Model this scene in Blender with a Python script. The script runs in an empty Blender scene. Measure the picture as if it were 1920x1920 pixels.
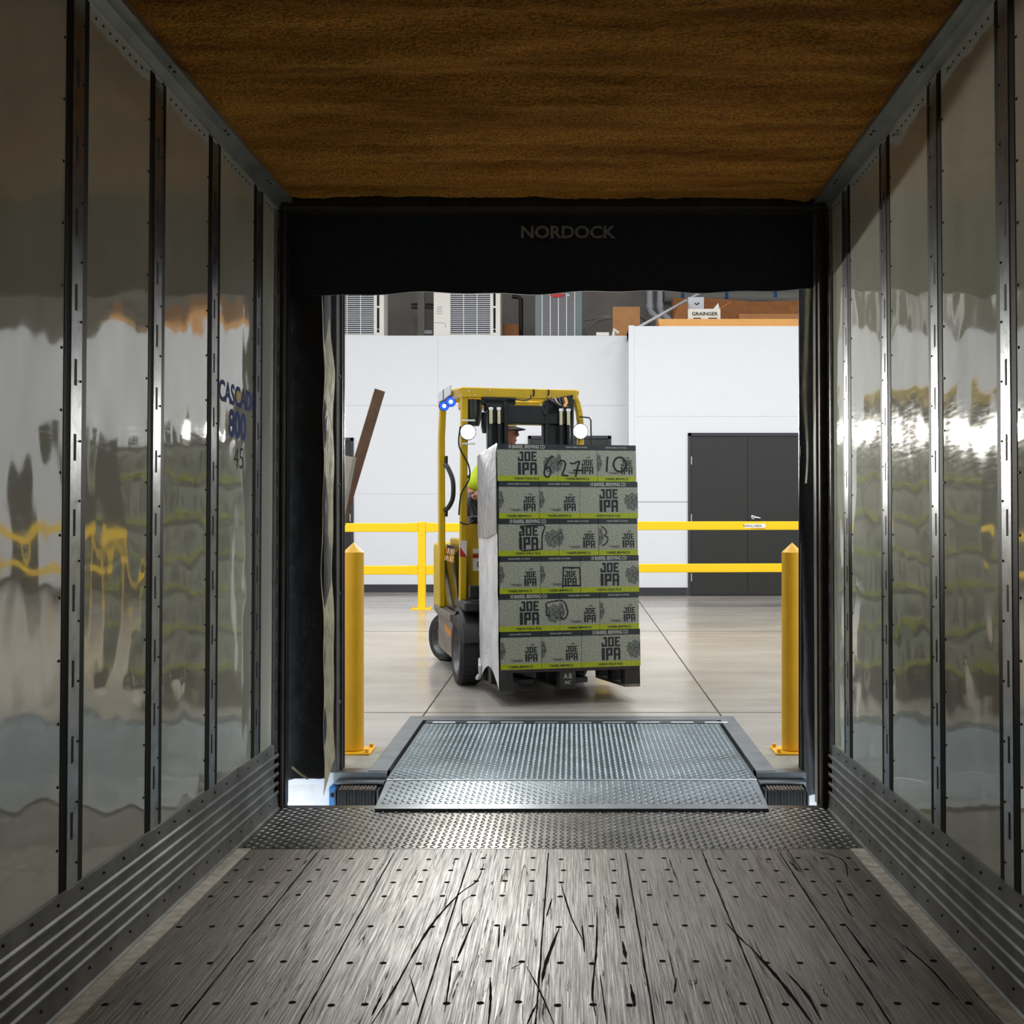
import bpy, bmesh, math, random
from mathutils import Vector, Matrix, noise, Euler

random.seed(7)
R = math.radians
C = bpy.context.scene.collection
SC = bpy.context.scene

# ------------------------------------------------------------------ camera
CAMH = 1.335
cam_d = bpy.data.cameras.new('camera')
cam_d.sensor_width = 36.0
cam_d.lens = 36.0 * 2222 / 1920
cam_d.shift_x = -112 / 1920
cam_d.shift_y = -8 / 1920
cam_d.clip_start = 0.05
cam = bpy.data.objects.new('camera', cam_d)
C.objects.link(cam)
cam.location = (0, 0, CAMH)
cam.rotation_euler = (R(90), 0, 0)
SC.camera = cam

# ------------------------------------------------------------------ view
SC.view_settings.view_transform = 'Standard'
SC.view_settings.look = 'None'
SC.view_settings.gamma = 1
SC.view_settings.exposure = 0.0
SC.view_settings.use_curve_mapping = False

# ------------------------------------------------------------------ world (overcast daylight outside the dock)
w = bpy.data.worlds.new('world')
SC.world = w
w.use_nodes = True
bg = w.node_tree.nodes['Background']
bg.inputs[0].default_value = (0.80, 0.90, 1.0, 1)
bg.inputs[1].default_value = 6.0

# ------------------------------------------------------------------ ceiling lamps of the warehouse
def area_lamp(x, y, z, sx, sy, power, col=(0.965, 0.985, 1.0), rot=(0, 0, 0)):
    d = bpy.data.lights.new('ceiling_lamp', 'AREA')
    d.shape = 'RECTANGLE'
    d.size = sx
    d.size_y = sy
    d.energy = power
    d.color = col
    d.spread = R(158)
    o = bpy.data.objects.new('ceiling_lamp', d)
    C.objects.link(o)
    o.location = (x, y, z)
    o.rotation_euler = rot
    return o

LAMP_W = 104
for lx in (-6.0, -2.0, 2.0, 6.0):
    for ly in (8.6, 11.2, 13.8):
        area_lamp(lx, ly, 7.2, 1.4, 0.5, LAMP_W)

# ------------------------------------------------------------------ trailer frame (the trailer stands 1.24 degrees nose-up)
TR = Matrix.Translation((0, 0, CAMH)) @ Matrix.Rotation(R(-1.237), 4, 'X') @ Matrix.Translation((0, 0, -1.25))

# ================================================================== materials
def lin(c):
    c = c / 255.0
    return c / 12.92 if c <= 0.04045 else ((c + 0.055) / 1.055) ** 2.4

def rgb(r, g, b):
    return (lin(r), lin(g), lin(b), 1)

MATS = {}

class NT:
    def __init__(s, name):
        s.m = bpy.data.materials.new(name)
        s.m.use_nodes = True
        s.t = s.m.node_tree
        s.p = s.t.nodes['Principled BSDF']
        s.tc = s.t.nodes.new('ShaderNodeTexCoord')
        MATS[name] = s.m
    def node(s, typ, **kw):
        n = s.t.nodes.new(typ)
        for k, v in kw.items():
            if k.startswith('_'):
                setattr(n, k[1:], v)
            else:
                s.set(n, k, v)
        return n
    def set(s, n, k, v):
        key = int(k[1:]) if k[0] == 'i' and k[1:].isdigit() else k.replace('_', ' ')
        inp = n.inputs[key]
        if hasattr(v, 'outputs'):
            v = v.outputs[0]
        if isinstance(v, bpy.types.NodeSocket):
            s.t.links.new(v, inp)
        else:
            inp.default_value = v
    def obj(s, scale=(1, 1, 1), loc=(0, 0, 0)):
        return s.node('ShaderNodeMapping', Vector=s.tc.outputs['Object'], Scale=scale, Location=loc)
    def noise(s, scale, detail=3, vec=None, rough=0.55, dist=0.0):
        return s.node('ShaderNodeTexNoise', Vector=vec if vec is not None else s.tc.outputs['Object'], Scale=scale, Detail=detail, Roughness=rough, Distortion=dist)
    def math(s, op, a, b=0.0, c=0.0):
        n = s.t.nodes.new('ShaderNodeMath')
        n.operation = op
        s.set(n, 'i0', a); s.set(n, 'i1', b); s.set(n, 'i2', c)
        return n
    def ramp(s, fac, stops):
        n = s.t.nodes.new('ShaderNodeValToRGB')
        s.set(n, 'Fac', fac)
        e = n.color_ramp.elements
        while len(e) < len(stops):
            e.new(0.5)
        for q, (p, c) in zip(e, stops):
            q.position = p
            q.color = c if len(c) == 4 else (*c, 1)
        return n
    def mix(s, fac, a, b, blend='MIX'):
        n = s.t.nodes.new('ShaderNodeMix')
        n.data_type = 'RGBA'
        n.blend_type = blend
        for k, v in ((0, fac), (6, a), (7, b)):
            if hasattr(v, 'outputs'):
                v = v.outputs[2] if v.bl_idname == 'ShaderNodeMix' else v.outputs[0]
            if isinstance(v, bpy.types.NodeSocket):
                s.t.links.new(v, n.inputs[k])
            else:
                n.inputs[k].default_value = v
        return n
    def out(s, **kw):
        for k, v in kw.items():
            if hasattr(v, 'bl_idname') and v.bl_idname == 'ShaderNodeMix':
                v = v.outputs[2]
            s.set(s.p, k, v)
        return s.m
    def bump(s, h, strength=0.3, dist=0.01):
        b = s.node('ShaderNodeBump', Height=h, Strength=strength, Distance=dist)
        s.set(s.p, 'Normal', b.outputs[0])
        return b

def plain(name, col, rough=0.5, metal=0.0, noise_scale=None, var=0.15, bump=None, ior=1.5):
    n = NT(name)
    n.out(Roughness=rough, Metallic=metal, IOR=ior)
    if noise_scale:
        nz = n.noise(noise_scale, 4)
        dark = tuple(c * (1 - var) for c in col[:3]) + (1,)
        lite = tuple(min(1, c * (1 + var)) for c in col[:3]) + (1,)
        n.out(Base_Color=n.ramp(nz, [(0.3, dark), (0.7, lite)]))
    else:
        n.out(Base_Color=col)
    if bump:
        n.bump(n.noise(bump[0], 3), bump[1], bump[2] if len(bump) > 2 else 0.01)
    return n.m

def emit(name, col, strength):
    n = NT(name)
    n.out(Base_Color=(0, 0, 0, 1), Emission_Color=col, Emission_Strength=strength)
    return n.m

# trailer lining: glossy wavy off-white sheet
n = NT('lining_sheet')
wv = n.noise(2.6, 1.5, n.obj((1, 1.0, 0.75)))
wv2 = n.noise(9.0, 1, n.obj((1, 1, 0.4)))
hh = n.math('ADD', n.math('MULTIPLY', wv, 0.016), n.math('MULTIPLY', wv2, 0.0006))
n.bump(hh, 1.0, 1.0)
sc1 = n.noise(90, 3, n.obj((1, 0.12, 1.0)))
n.out(Base_Color=n.ramp(n.noise(3, 5), [(0.3, rgb(216, 216, 198)), (0.75, rgb(230, 230, 214))]),
      Roughness=n.ramp(sc1, [(0.35, (0.04, 0.04, 0.04)), (0.8, (0.09, 0.09, 0.09))]), IOR=2.25, Metallic=0.12)

plain('post_recess_shade', rgb(34, 33, 27), 0.6, 0.0, 6, 0.25)
MATS['post_recess_shade'].node_tree.nodes['Principled BSDF'].inputs['Specular IOR Level'].default_value = 0.12
plain('post_steel', rgb(150, 154, 154), 0.3, 0.85, 18, 0.25, (60, 0.15, 0.002))
plain('slot_black', rgb(6, 6, 6), 0.8)
plain('rivet_dark', rgb(40, 38, 34), 0.5, 0.3)
plain('rail_aluminium', rgb(165, 168, 162), 0.42, 0.7, 5, 0.2)
plain('kick_aluminium', rgb(128, 128, 124), 0.5, 0.55, 7, 0.3, (30, 0.2, 0.003))
plain('frame_edge', rgb(120, 112, 100), 0.75, 0.0, 12, 0.2)
plain('frame_dark', rgb(58, 50, 44), 0.7, 0.0, 12, 0.35)
plain('steel_tread_worn', rgb(112, 110, 106), 0.34, 0.85, 5, 0.3, (60, 0.1, 0.002))
plain('steel_tread_blue', rgb(108, 120, 126), 0.28, 0.85, 4, 0.2, (50, 0.1, 0.002))
plain('steel_edge', rgb(128, 134, 138), 0.38, 0.8, 6, 0.2)
plain('steel_dark', rgb(70, 76, 80), 0.4, 0.7, 6, 0.25)
plain('pale_wood', rgb(232, 222, 205), 0.7, 0, 25, 0.3)
plain('black_void', rgb(8, 8, 8), 0.9)

# foam
n = NT('sprayed_foam')
band = n.noise(1.0, 3, n.obj((1.0, 7.0, 1)), 0.6)
fine = n.noise(85, 2)
col = n.mix(n.ramp(band, [(0.3, (0, 0, 0)), (0.7, (1, 1, 1))]), rgb(172, 114, 44), rgb(255, 190, 92))
n.out(Base_Color=n.mix(0.5, col, n.ramp(fine, [(0.40, rgb(60, 44, 20)), (0.60, rgb(255, 214, 140))]), 'MULTIPLY'), Roughness=0.95)
n.bump(n.math('ADD', n.math('MULTIPLY', fine, 0.02), n.math('MULTIPLY', band, 0.02)), 0.9, 1.0)
n.p.inputs['Specular IOR Level'].default_value = 0.15

# hardwood trailer floor
n = NT('worn_hardwood')
sx = n.node('ShaderNodeSeparateXYZ', Vector=n.tc.outputs['Object'])
bx_ = n.math('DIVIDE', n.math('ADD', sx.outputs[0], 0.0915), 0.3017)
idx = n.math('FLOOR', bx_)
fr = n.math('FRACT', bx_)
lam = n.math('FLOOR', n.math('MULTIPLY', fr, 9.0))
wn = n.node('ShaderNodeTexWhiteNoise', _noise_dimensions='2D', Vector=n.node('ShaderNodeCombineXYZ', X=idx, Y=lam))
grain = n.noise(1.0, 7, n.obj((150, 3.0, 1)), 0.68, 0.5)
blot = n.noise(2.2, 4, n.obj((1.6, 0.7, 1)))
edge = n.math('MINIMUM', fr, n.math('SUBTRACT', 1.0, fr))
gap = n.math('LESS_THAN', edge, 0.011)
gouge_n = n.noise(1.0, 5, n.obj((42, 2.0, 1), (3, 9, 0)), 0.75, 1.4)
gouge = n.ramp(gouge_n, [(0.60, (0, 0, 0)), (0.67, (1, 1, 1))])
c1 = n.ramp(grain, [(0.32, rgb(88, 79, 70)), (0.5, rgb(146, 135, 122)), (0.72, rgb(192, 182, 168))])
c1 = n.mix(0.55, c1, n.ramp(blot, [(0.3, rgb(170, 165, 160)), (0.7, rgb(255, 250, 242))]), 'MULTIPLY')
c1 = n.mix(n.math('MULTIPLY', wn.outputs[0], 0.35), c1, rgb(60, 54, 50))
c1 = n.mix(n.math('MULTIPLY', gouge, 0.85), c1, rgb(22, 18, 15))
c1 = n.mix(gap, c1, rgb(10, 8, 7))
n.out(Base_Color=c1, Roughness=n.ramp(grain, [(0.3, (0.52, 0.52, 0.52)), (0.65, (0.30, 0.30, 0.30))]))
n.set(n.p, 'Specular_IOR_Level', n.math('MULTIPLY', n.math('SUBTRACT', 1.0, gouge), n.ramp(grain, [(0.35, (0.25, 0.25, 0.25)), (0.6, (0.85, 0.85, 0.85))])))
hgt = n.math('SUBTRACT', n.math('MULTIPLY', grain, 0.0016), n.math('ADD', n.math('MULTIPLY', gouge, 0.0016), n.math('MULTIPLY', gap, 0.004)))
n.bump(hgt, 0.8, 1.0)
plain('gouge_dark', rgb(16, 13, 11), 0.9)
MATS['gouge_dark'].node_tree.nodes['Principled BSDF'].inputs['Specular IOR Level'].default_value = 0.05

# warehouse
n = NT('polished_concrete')
cn = n.noise(0.8, 6, n.obj((0.6, 1.6, 1)), 0.6)
n.out(Base_Color=n.ramp(cn, [(0.3, rgb(142, 136, 128)), (0.7, rgb(172, 166, 158))]),
      Roughness=n.ramp(n.noise(1.2, 4, n.obj((0.4, 2.5, 1))), [(0.3, (0.16, 0.16, 0.16)), (0.7, (0.30, 0.30, 0.30))]))
n.bump(n.noise(1.3, 2, n.obj((0.5, 3.0, 1))), 0.12, 0.02)
plain('joint_dark', rgb(48, 44, 40), 0.8)
plain('apron_concrete', rgb(150, 146, 132), 0.75, 0, 9, 0.2)
plain('wall_white', rgb(230, 232, 236), 0.55, 0, 0.6, 0.015)
plain('wall_seam', rgb(205, 207, 210), 0.6)
plain('dock_face_white', rgb(225, 222, 220), 0.8, 0, 14, 0.12)
plain('wall_grey', rgb(150, 144, 138), 0.8, 0, 2, 0.15)
plain('base_dark', rgb(52, 53, 58), 0.5)
plain('door_dark', rgb(42, 43, 42), 0.5, 0, 40, 0.12)
plain('door_gap', rgb(14, 14, 14), 0.7)
plain('chrome', rgb(215, 215, 218), 0.15, 1.0)
plain('rail_yellow', rgb(250, 204, 6), 0.42)
plain('bollard_yellow', rgb(236, 178, 14), 0.45, 0, 5, 0.08)
plain('label_white', rgb(240, 236, 226), 0.6)
plain('ink_black', rgb(14, 16, 18), 0.6)
plain('curtain_navy', rgb(40, 50, 68), 0.75, 0, 30, 0.2, (120, 0.2, 0.003))
plain('curtain_black', rgb(24, 24, 26), 0.6, 0, 20, 0.25, (6, 0.4, 0.05))
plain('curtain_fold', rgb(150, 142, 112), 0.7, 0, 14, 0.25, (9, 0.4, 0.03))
plain('letter_grey', rgb(165, 165, 165), 0.7, 0, 60, 0.3)
plain('jamb_steel', rgb(92, 88, 84), 0.55, 0.4, 10, 0.2)
plain('rubber_bumper', rgb(26, 25, 26), 0.75, 0, 60, 0.3, (60, 0.3, 0.006))
plain('rubber_worn', rgb(98, 88, 78), 0.75, 0, 40, 0.3)
plain('bracket_blue', rgb(36, 120, 190), 0.5)
plain('ground_outside', rgb(150, 148, 144), 0.9, 0, 4, 0.1)
plain('ac_cream', rgb(246, 241, 230), 0.45)
plain('ac_dark', rgb(70, 74, 88), 0.5)
plain('ac_wire', rgb(248, 247, 247), 0.4)
plain('ac_grey', rgb(118, 130, 132), 0.45)
plain('ac_louvre', rgb(160, 160, 162), 0.5)
plain('ac_louvre_dark', rgb(84, 86, 90), 0.6)
plain('platform_grey', rgb(176, 184, 194), 0.5)
plain('badge_red', rgb(200, 50, 56), 0.4)
plain('pipe_white', rgb(205, 208, 214), 0.4)
plain('pipe_grey', rgb(150, 146, 138), 0.5)
plain('pipe_black', rgb(26, 28, 32), 0.5)
plain('tape_blue', rgb(30, 90, 150), 0.6)
plain('cardboard', rgb(190, 138, 88), 0.8, 0, 8, 0.08)
plain('cardboard_dark', rgb(150, 100, 58), 0.85, 0, 10, 0.15)
plain('cardboard_light', rgb(240, 178, 104), 0.8, 0, 6, 0.06)
plain('board_brown', rgb(120, 92, 72), 0.8, 0, 9, 0.2)
plain('board_grey', rgb(168, 162, 150), 0.7, 0, 9, 0.1)

# forklift
plain('truck_yellow', rgb(196, 162, 8), 0.38, 0, 6, 0.08)
plain('truck_black', rgb(24, 25, 27), 0.45, 0, 20, 0.2)
plain('mast_black', rgb(30, 34, 34), 0.38, 0.5, 20, 0.3)
plain('gloss_black', rgb(18, 18, 19), 0.10, 0.0, None, 0.1, None, 1.8)
plain('tyre_rubber', rgb(38, 38, 40), 0.75, 0, 40, 0.25)
plain('rim_metal', rgb(92, 92, 92), 0.45, 0.6, 12, 0.25)
plain('sill_grime', rgb(120, 110, 100), 0.5, 0.3, 10, 0.35)
plain('tape_red', rgb(178, 24, 22), 0.4)
plain('tape_white', rgb(214, 206, 196), 0.35)
plain('decal_orange', rgb(224, 140, 40), 0.5)
plain('lamp_housing', rgb(60, 66, 62), 0.3, 0.2, 20, 0.2)
plain('rod_chrome', rgb(190, 186, 150), 0.18, 1.0)
emit('headlight_glow', (1.0, 0.98, 0.9, 1), 10)
emit('blue_led', (0.02, 0.10, 0.9, 1), 1.6)
emit('blue_core', (0.6, 0.8, 1.0, 1), 4)

# load
n = NT('carton_print')
sp = n.noise(150, 2)
n.out(Base_Color=n.ramp(sp, [(0.34, rgb(104, 108, 98)), (0.62, rgb(182, 186, 168))]), Roughness=0.42)
plain('carton_band', rgb(38, 48, 52), 0.4, 0, 20, 0.12)
plain('carton_lime', rgb(164, 178, 28), 0.42, 0, 50, 0.12)
plain('print_dark', rgb(22, 32, 36), 0.45)
plain('print_pale', rgb(190, 194, 186), 0.5)
n = NT('print_smudge')
n.out(Base_Color=n.ramp(n.noise(60, 5), [(0.35, rgb(44, 52, 52)), (0.65, rgb(130, 134, 126))]), Roughness=0.5)
n = NT('stretch_film')
n.bump(n.noise(9, 5, n.obj((1, 1.5, 0.8)), 0.6, 1.2), 0.6, 0.03)
n.out(Base_Color=n.ramp(n.noise(5, 4), [(0.3, rgb(196, 196, 198)), (0.7, rgb(232, 232, 234))]), Roughness=0.28)
plain('film_clear_grey', rgb(150, 150, 154), 0.25, 0, 6, 0.15, (10, 0.5, 0.03))
plain('pallet_dark', rgb(46, 44, 42), 0.75, 0, 12, 0.25)
plain('pallet_wood', rgb(120, 112, 104), 0.8, 0, 12, 0.25)

# person
plain('skin', rgb(150, 96, 72), 0.55)
plain('shirt_lime', rgb(190, 214, 20), 0.7)
plain('trousers_dark', rgb(40, 42, 50), 0.8)
plain('cap_dark', rgb(44, 46, 48), 0.7)
plain('cap_khaki', rgb(170, 150, 100), 0.7)
plain('boot_brown', rgb(60, 44, 32), 0.7)
plain('paint_blue', rgb(24, 60, 160), 0.6)

# ================================================================== mesh helpers
class MB:
    def __init__(s):
        s.v = []; s.f = []; s.mi = []; s.mats = []
    def m(s, name):
        if name not in s.mats:
            s.mats.append(name)
        return s.mats.index(name)
    def add(s, vs, fs, mat):
        b = len(s.v)
        k = s.m(mat)
        s.v += [tuple(v) for v in vs]
        s.f += [tuple(b + i for i in f) for f in fs]
        s.mi += [k] * len(fs)
        return s
    def box(s, a, b, mat, mtx=None, bevel=0.0, seg=1):
        x0, y0, z0 = a; x1, y1, z1 = b
        vs = [Vector(p) for p in ((x0,y0,z0),(x1,y0,z0),(x1,y1,z0),(x0,y1,z0),(x0,y0,z1),(x1,y0,z1),(x1,y1,z1),(x0,y1,z1))]
        fs = [(0,3,2,1),(4,5,6,7),(0,1,5,4),(1,2,6,5),(2,3,7,6),(3,0,4,7)]
        if bevel > 0:
            bm = bmesh.new()
            q = [bm.verts.new(v) for v in vs]
            for f in fs:
                bm.faces.new([q[i] for i in f])
            bmesh.ops.bevel(bm, geom=bm.edges[:], offset=bevel, segments=seg, profile=0.6, affect='EDGES')
            bm.verts.index_update()
            vs = [v.co.copy() for v in bm.verts]
            fs = [tuple(v.index for v in f.verts) for f in bm.faces]
            bm.free()
        if mtx is not None:
            vs = [mtx @ v for v in vs]
        return s.add(vs, fs, mat)
    def prism(s, pts, d, mat, mtx=None):
        """pts: closed 2-D outline in the x,z plane, extruded along y from d[0] to d[1]"""
        k = len(pts)
        vs = [Vector((p[0], d[0], p[1])) for p in pts] + [Vector((p[0], d[1], p[1])) for p in pts]
        fs = [tuple(range(k)), tuple(range(2*k-1, k-1, -1))]
        fs += [(i, i + k, (i+1) % k + k, (i+1) % k) for i in range(k)]
        if mtx is not None:
            vs = [mtx @ v for v in vs]
        return s.add(vs, fs, mat)
    def tube(s, pts, r, mat, seg=10, caps=True, closed=False):
        pts = [Vector(p) for p in pts]
        k = len(pts)
        rr = r if isinstance(r, (list, tuple)) else [r] * k
        vs = []; fs = []
        up = None
        for i, p in enumerate(pts):
            if closed:
                t = (pts[(i+1) % k] - pts[i-1]).normalized()
            else:
                t = (pts[min(i+1, k-1)] - pts[max(i-1, 0)]).normalized()
            if up is None:
                a = Vector((0, 0, 1)) if abs(t.z) < 0.9 else Vector((1, 0, 0))
                up = (a - t * a.dot(t)).normalized()
            else:
                up = (up - t * up.dot(t)).normalized()
            sd = t.cross(up)
            for j in range(seg):
                an = 2 * math.pi * j / seg
                vs.append(p + (up * math.cos(an) + sd * math.sin(an)) * rr[i])
        n_ = k if closed else k - 1
        for i in range(n_):
            a = i * seg; b = ((i+1) % k) * seg
            for j in range(seg):
                fs.append((a + j, a + (j+1) % seg, b + (j+1) % seg, b + j))
        if caps and not closed:
            fs.append(tuple(range(seg-1, -1, -1)))
            fs.append(tuple(range((k-1)*seg, k*seg)))
        return s.add(vs, fs, mat)
    def lathe(s, prof, mat, seg=24, mtx=None, cap=True):
        """prof: list of (r, h) revolved about local z"""
        vs = []; fs = []
        for r, h in prof:
            for j in range(seg):
                a = 2 * math.pi * j / seg
                vs.append(Vector((r * math.cos(a), r * math.sin(a), h)))
        for i in range(len(prof) - 1):
            for j in range(seg):
                fs.append((i*seg + j, i*seg + (j+1) % seg, (i+1)*seg + (j+1) % seg, (i+1)*seg + j))
        if cap:
            fs.append(tuple(range(seg-1, -1, -1)))
            k = (len(prof)-1)*seg
            fs.append(tuple(range(k, k+seg)))
        if mtx is not None:
            vs = [mtx @ v for v in vs]
        return s.add(vs, fs, mat)
    def quad(s, a, b, c, d, mat):
        return s.add([a, b, c, d], [(0, 1, 2, 3)], mat)
    def grid(s, f, nu, nv, mat):
        vs = [f(i / nu, j / nv) for i in range(nu+1) for j in range(nv+1)]
        fs = [(i*(nv+1)+j, (i+1)*(nv+1)+j, (i+1)*(nv+1)+j+1, i*(nv+1)+j+1) for i in range(nu) for j in range(nv)]
        return s.add(vs, fs, mat)
    def mesh(s, name):
        me = bpy.data.meshes.new(name)
        me.from_pydata([tuple(v) for v in s.v], [], s.f)
        for q in s.mats:
            me.materials.append(MATS[q])
        me.polygons.foreach_set('material_index', s.mi)
        me.polygons.foreach_set('use_smooth', [True] * len(s.f))
        me.update()
        me.set_sharp_from_angle(angle=R(32))
        return me

def link(name, me, parent=None, mtx=None):
    o = bpy.data.objects.new(name, me)
    C.objects.link(o)
    if parent is not None:
        o.parent = parent
    if mtx is not None:
        o.matrix_local = mtx
    return o

def build(name, mb, parent=None, mtx=None, fix=False):
    me = mb.mesh(name)
    if fix:
        bm = bmesh.new(); bm.from_mesh(me)
        bmesh.ops.recalc_face_normals(bm, faces=bm.faces)
        bm.to_mesh(me); bm.free()
    return link(name, me, parent, mtx)

def tag(o, label, cat, group=None, kind=None):
    o['label'] = label
    o['category'] = cat
    if group: o['group'] = group
    if kind: o['kind'] = kind
    return o

def struct(o, label=None, cat=None):
    o['kind'] = 'structure'
    if label: o['label'] = label
    if cat: o['category'] = cat
    return o

def empty(name, mtx=None):
    o = bpy.data.objects.new(name, None)
    C.objects.link(o)
    if mtx is not None:
        o.matrix_world = mtx
    return o

TXT = {}
def text_mb(mb, s, h, mat, mtx, width=None, bold=0.0, shear=0.0):
    """lettering: text laid in local x,z plane (facing -y), height h, centred on the matrix origin"""
    key = (s, bold, shear)
    if key not in TXT:
        cu = bpy.data.curves.new('t', 'FONT')
        cu.body = s; cu.size = 1.0; cu.align_x = 'CENTER'; cu.align_y = 'CENTER'
        cu.offset = bold; cu.shear = shear; cu.resolution_u = 3
        ob = bpy.data.objects.new('t', cu)
        C.objects.link(ob)
        dg = bpy.context.evaluated_depsgraph_get()
        me = bpy.data.meshes.new_from_object(ob.evaluated_get(dg))
        TXT[key] = ([v.co.copy() for v in me.vertices], [tuple(p.vertices) for p in me.polygons])
        bpy.data.objects.remove(ob); bpy.data.curves.remove(cu); bpy.data.meshes.remove(me)
    vs, fs = TXT[key]
    x0 = min(v.x for v in vs); x1 = max(v.x for v in vs); y0 = min(v.y for v in vs); y1 = max(v.y for v in vs)
    sy = h / (y1 - y0)
    sx = (width / (x1 - x0)) if width else sy
    mb.add([mtx @ Vector(((v.x - (x0+x1)/2) * sx, 0, (v.y - (y0+y1)/2) * sy)) for v in vs], fs, mat)

def ribbon(mb, pts, wd, mat, y=0.0, mtx=None):
    """a drawn stroke in the x,z plane"""
    P = [Vector((p[0], y, p[1])) for p in pts]
    vs = []; fs = []
    k = len(P)
    for i, p in enumerate(P):
        t = (P[min(i+1, k-1)] - P[max(i-1, 0)]).normalized()
        nn = Vector((-t.z, 0, t.x))
        ww = wd * (0.85 + 0.3 * random.random())
        vs += [p - nn * ww / 2, p + nn * ww / 2]
    for i in range(k-1):
        fs.append((2*i, 2*i+2, 2*i+3, 2*i+1))
    if mtx is not None:
        vs = [mtx @ v for v in vs]
    mb.add(vs, fs, mat)

def smooth_line(pts, n_=5):
    """Catmull-Rom"""
    o = []
    P = [Vector((*p, 0)) if len(p) == 2 else Vector(p) for p in pts]
    for i in range(len(P)-1):
        p0 = P[max(i-1, 0)]; p1 = P[i]; p2 = P[i+1]; p3 = P[min(i+2, len(P)-1)]
        for j in range(n_):
            t = j / n_
            o.append(0.5*((2*p1) + (-p0+p2)*t + (2*p0-5*p1+4*p2-p3)*t*t + (-p0+3*p1-3*p2+p3)*t**3))
    o.append(P[-1])
    return o

def tread(mb, x0, x1, y0, y1, z, mat, pitch=0.0285):
    """raised lozenge lugs of a tread plate, alternating in direction"""
    nx = int((x1-x0)/pitch); ny = int((y1-y0)/pitch)
    L, W, H = 0.0155, 0.0046, 0.0030
    prof = [(-1, 0), (-0.5, -0.8), (0.5, -0.8), (1, 0), (0.5, 0.8), (-0.5, 0.8)]
    for i in range(nx):
        for j in range(ny):
            a = R(45) if (i + j) % 2 else R(-45)
            ca, sa = math.cos(a), math.sin(a)
            cx = x0 + (i + 0.5) * (x1-x0)/nx; cy = y0 + (j + 0.5) * (y1-y0)/ny
            vs = []
            for (u, v) in prof:
                X, Y = u*L, v*W
                vs.append((cx + X*ca - Y*sa, cy + X*sa + Y*ca, z - 0.0003))
            for u in (-0.55, 0.55):
                X = u*L
                vs.append((cx + X*ca, cy + X*sa, z + H))
            mb.add(vs, [(0,1,6), (1,2,7,6), (2,3,7), (3,4,7), (4,5,6,7), (5,0,6)], mat)

# ================================================================== TRAILER
XL, XR, YF, YE, ZT = -1.345, 1.178, -3.2, 5.40, 2.77
POSTS = [-2.96+0.02, -2.33, -1.71, -1.09, -0.47, 0.14, 0.75, 1.365, 1.975, 2.59, 3.20, 3.825, 4.435, 5.06]

# --- floor
mb = MB()
mb.box((XL, YF, -0.04), (XR, 4.72, 0.0), 'worn_hardwood')
mb.box((XL, YF, 0.0), (XL+0.075, 4.72, 0.003), 'pale_wood')
mb.box((XR-0.075, YF, 0.0), (XR, 4.72, 0.003), 'pale_wood')
for yy in (4.576, 4.423, 4.273, 4.109, 3.795, 3.476, 3.171, 2.86, 2.55):
    for k in range(-4, 5):
        for q in (0.055, 0.15, 0.247):
            x = -0.0915 + 0.3017*k + q
            if XL + 0.06 < x < XR - 0.06:
                y = yy + random.uniform(-0.006, 0.006) + (0.012 if k % 2 else 0)
                mb.lathe([(0.0105, 0.0002), (0.0105, 0.0007)], 'gouge_dark', 8, Matrix.Translation((x + random.uniform(-.006, .006), y, 0)))
for k in range(-4, 5):
    xg = -0.0915 + 0.3017*k
    if XL + 0.03 < xg < XR - 0.03:
        y = YF
        prev = None
        vs = []; fs = []
        while y < 4.719:
            hw_ = random.uniform(0.0014, 0.0034) if y > 1.5 else 0.002
            jx = random.uniform(-0.0012, 0.0012)
            vs += [(xg + jx - hw_, y, 0.0005), (xg + jx + hw_, y, 0.0005)]
            y += 0.06
        for i in range(len(vs)//2 - 1):
            fs.append((2*i, 2*i+1, 2*i+3, 2*i+2))
        mb.add(vs, fs, 'gouge_dark')
def scratch(pts, wd):
    P = smooth_line(pts, 6)
    vs = []; fs = []
    k = len(P)
    for i, p in enumerate(P):
        t = (P[min(i+1, k-1)] - P[max(i-1, 0)]).normalized()
        nn = Vector((-t.y, t.x, 0))
        ww = wd * (0.25 + 0.75*math.sin(math.pi*min(max(i/(k-1), 0.04), 0.96))) * random.uniform(0.6, 1.3)
        vs += [(p.x - nn.x*ww/2, p.y - nn.y*ww/2, 0.0006), (p.x + nn.x*ww/2, p.y + nn.y*ww/2, 0.0006)]
    for i in range(k-1):
        fs.append((2*i, 2*i+2, 2*i+3, 2*i+1))
    mb.add(vs, fs, 'gouge_dark')
def fl(px, py):
    """point of the trailer floor that the photo shows at a pixel"""
    y = 2222 * 1.25 / (py - 1000)
    return ((px - 1072) * y / 2222, y)
def cp(x, y):
    return fl(600 + x/2.4, 1480 + y/2.4)
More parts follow.
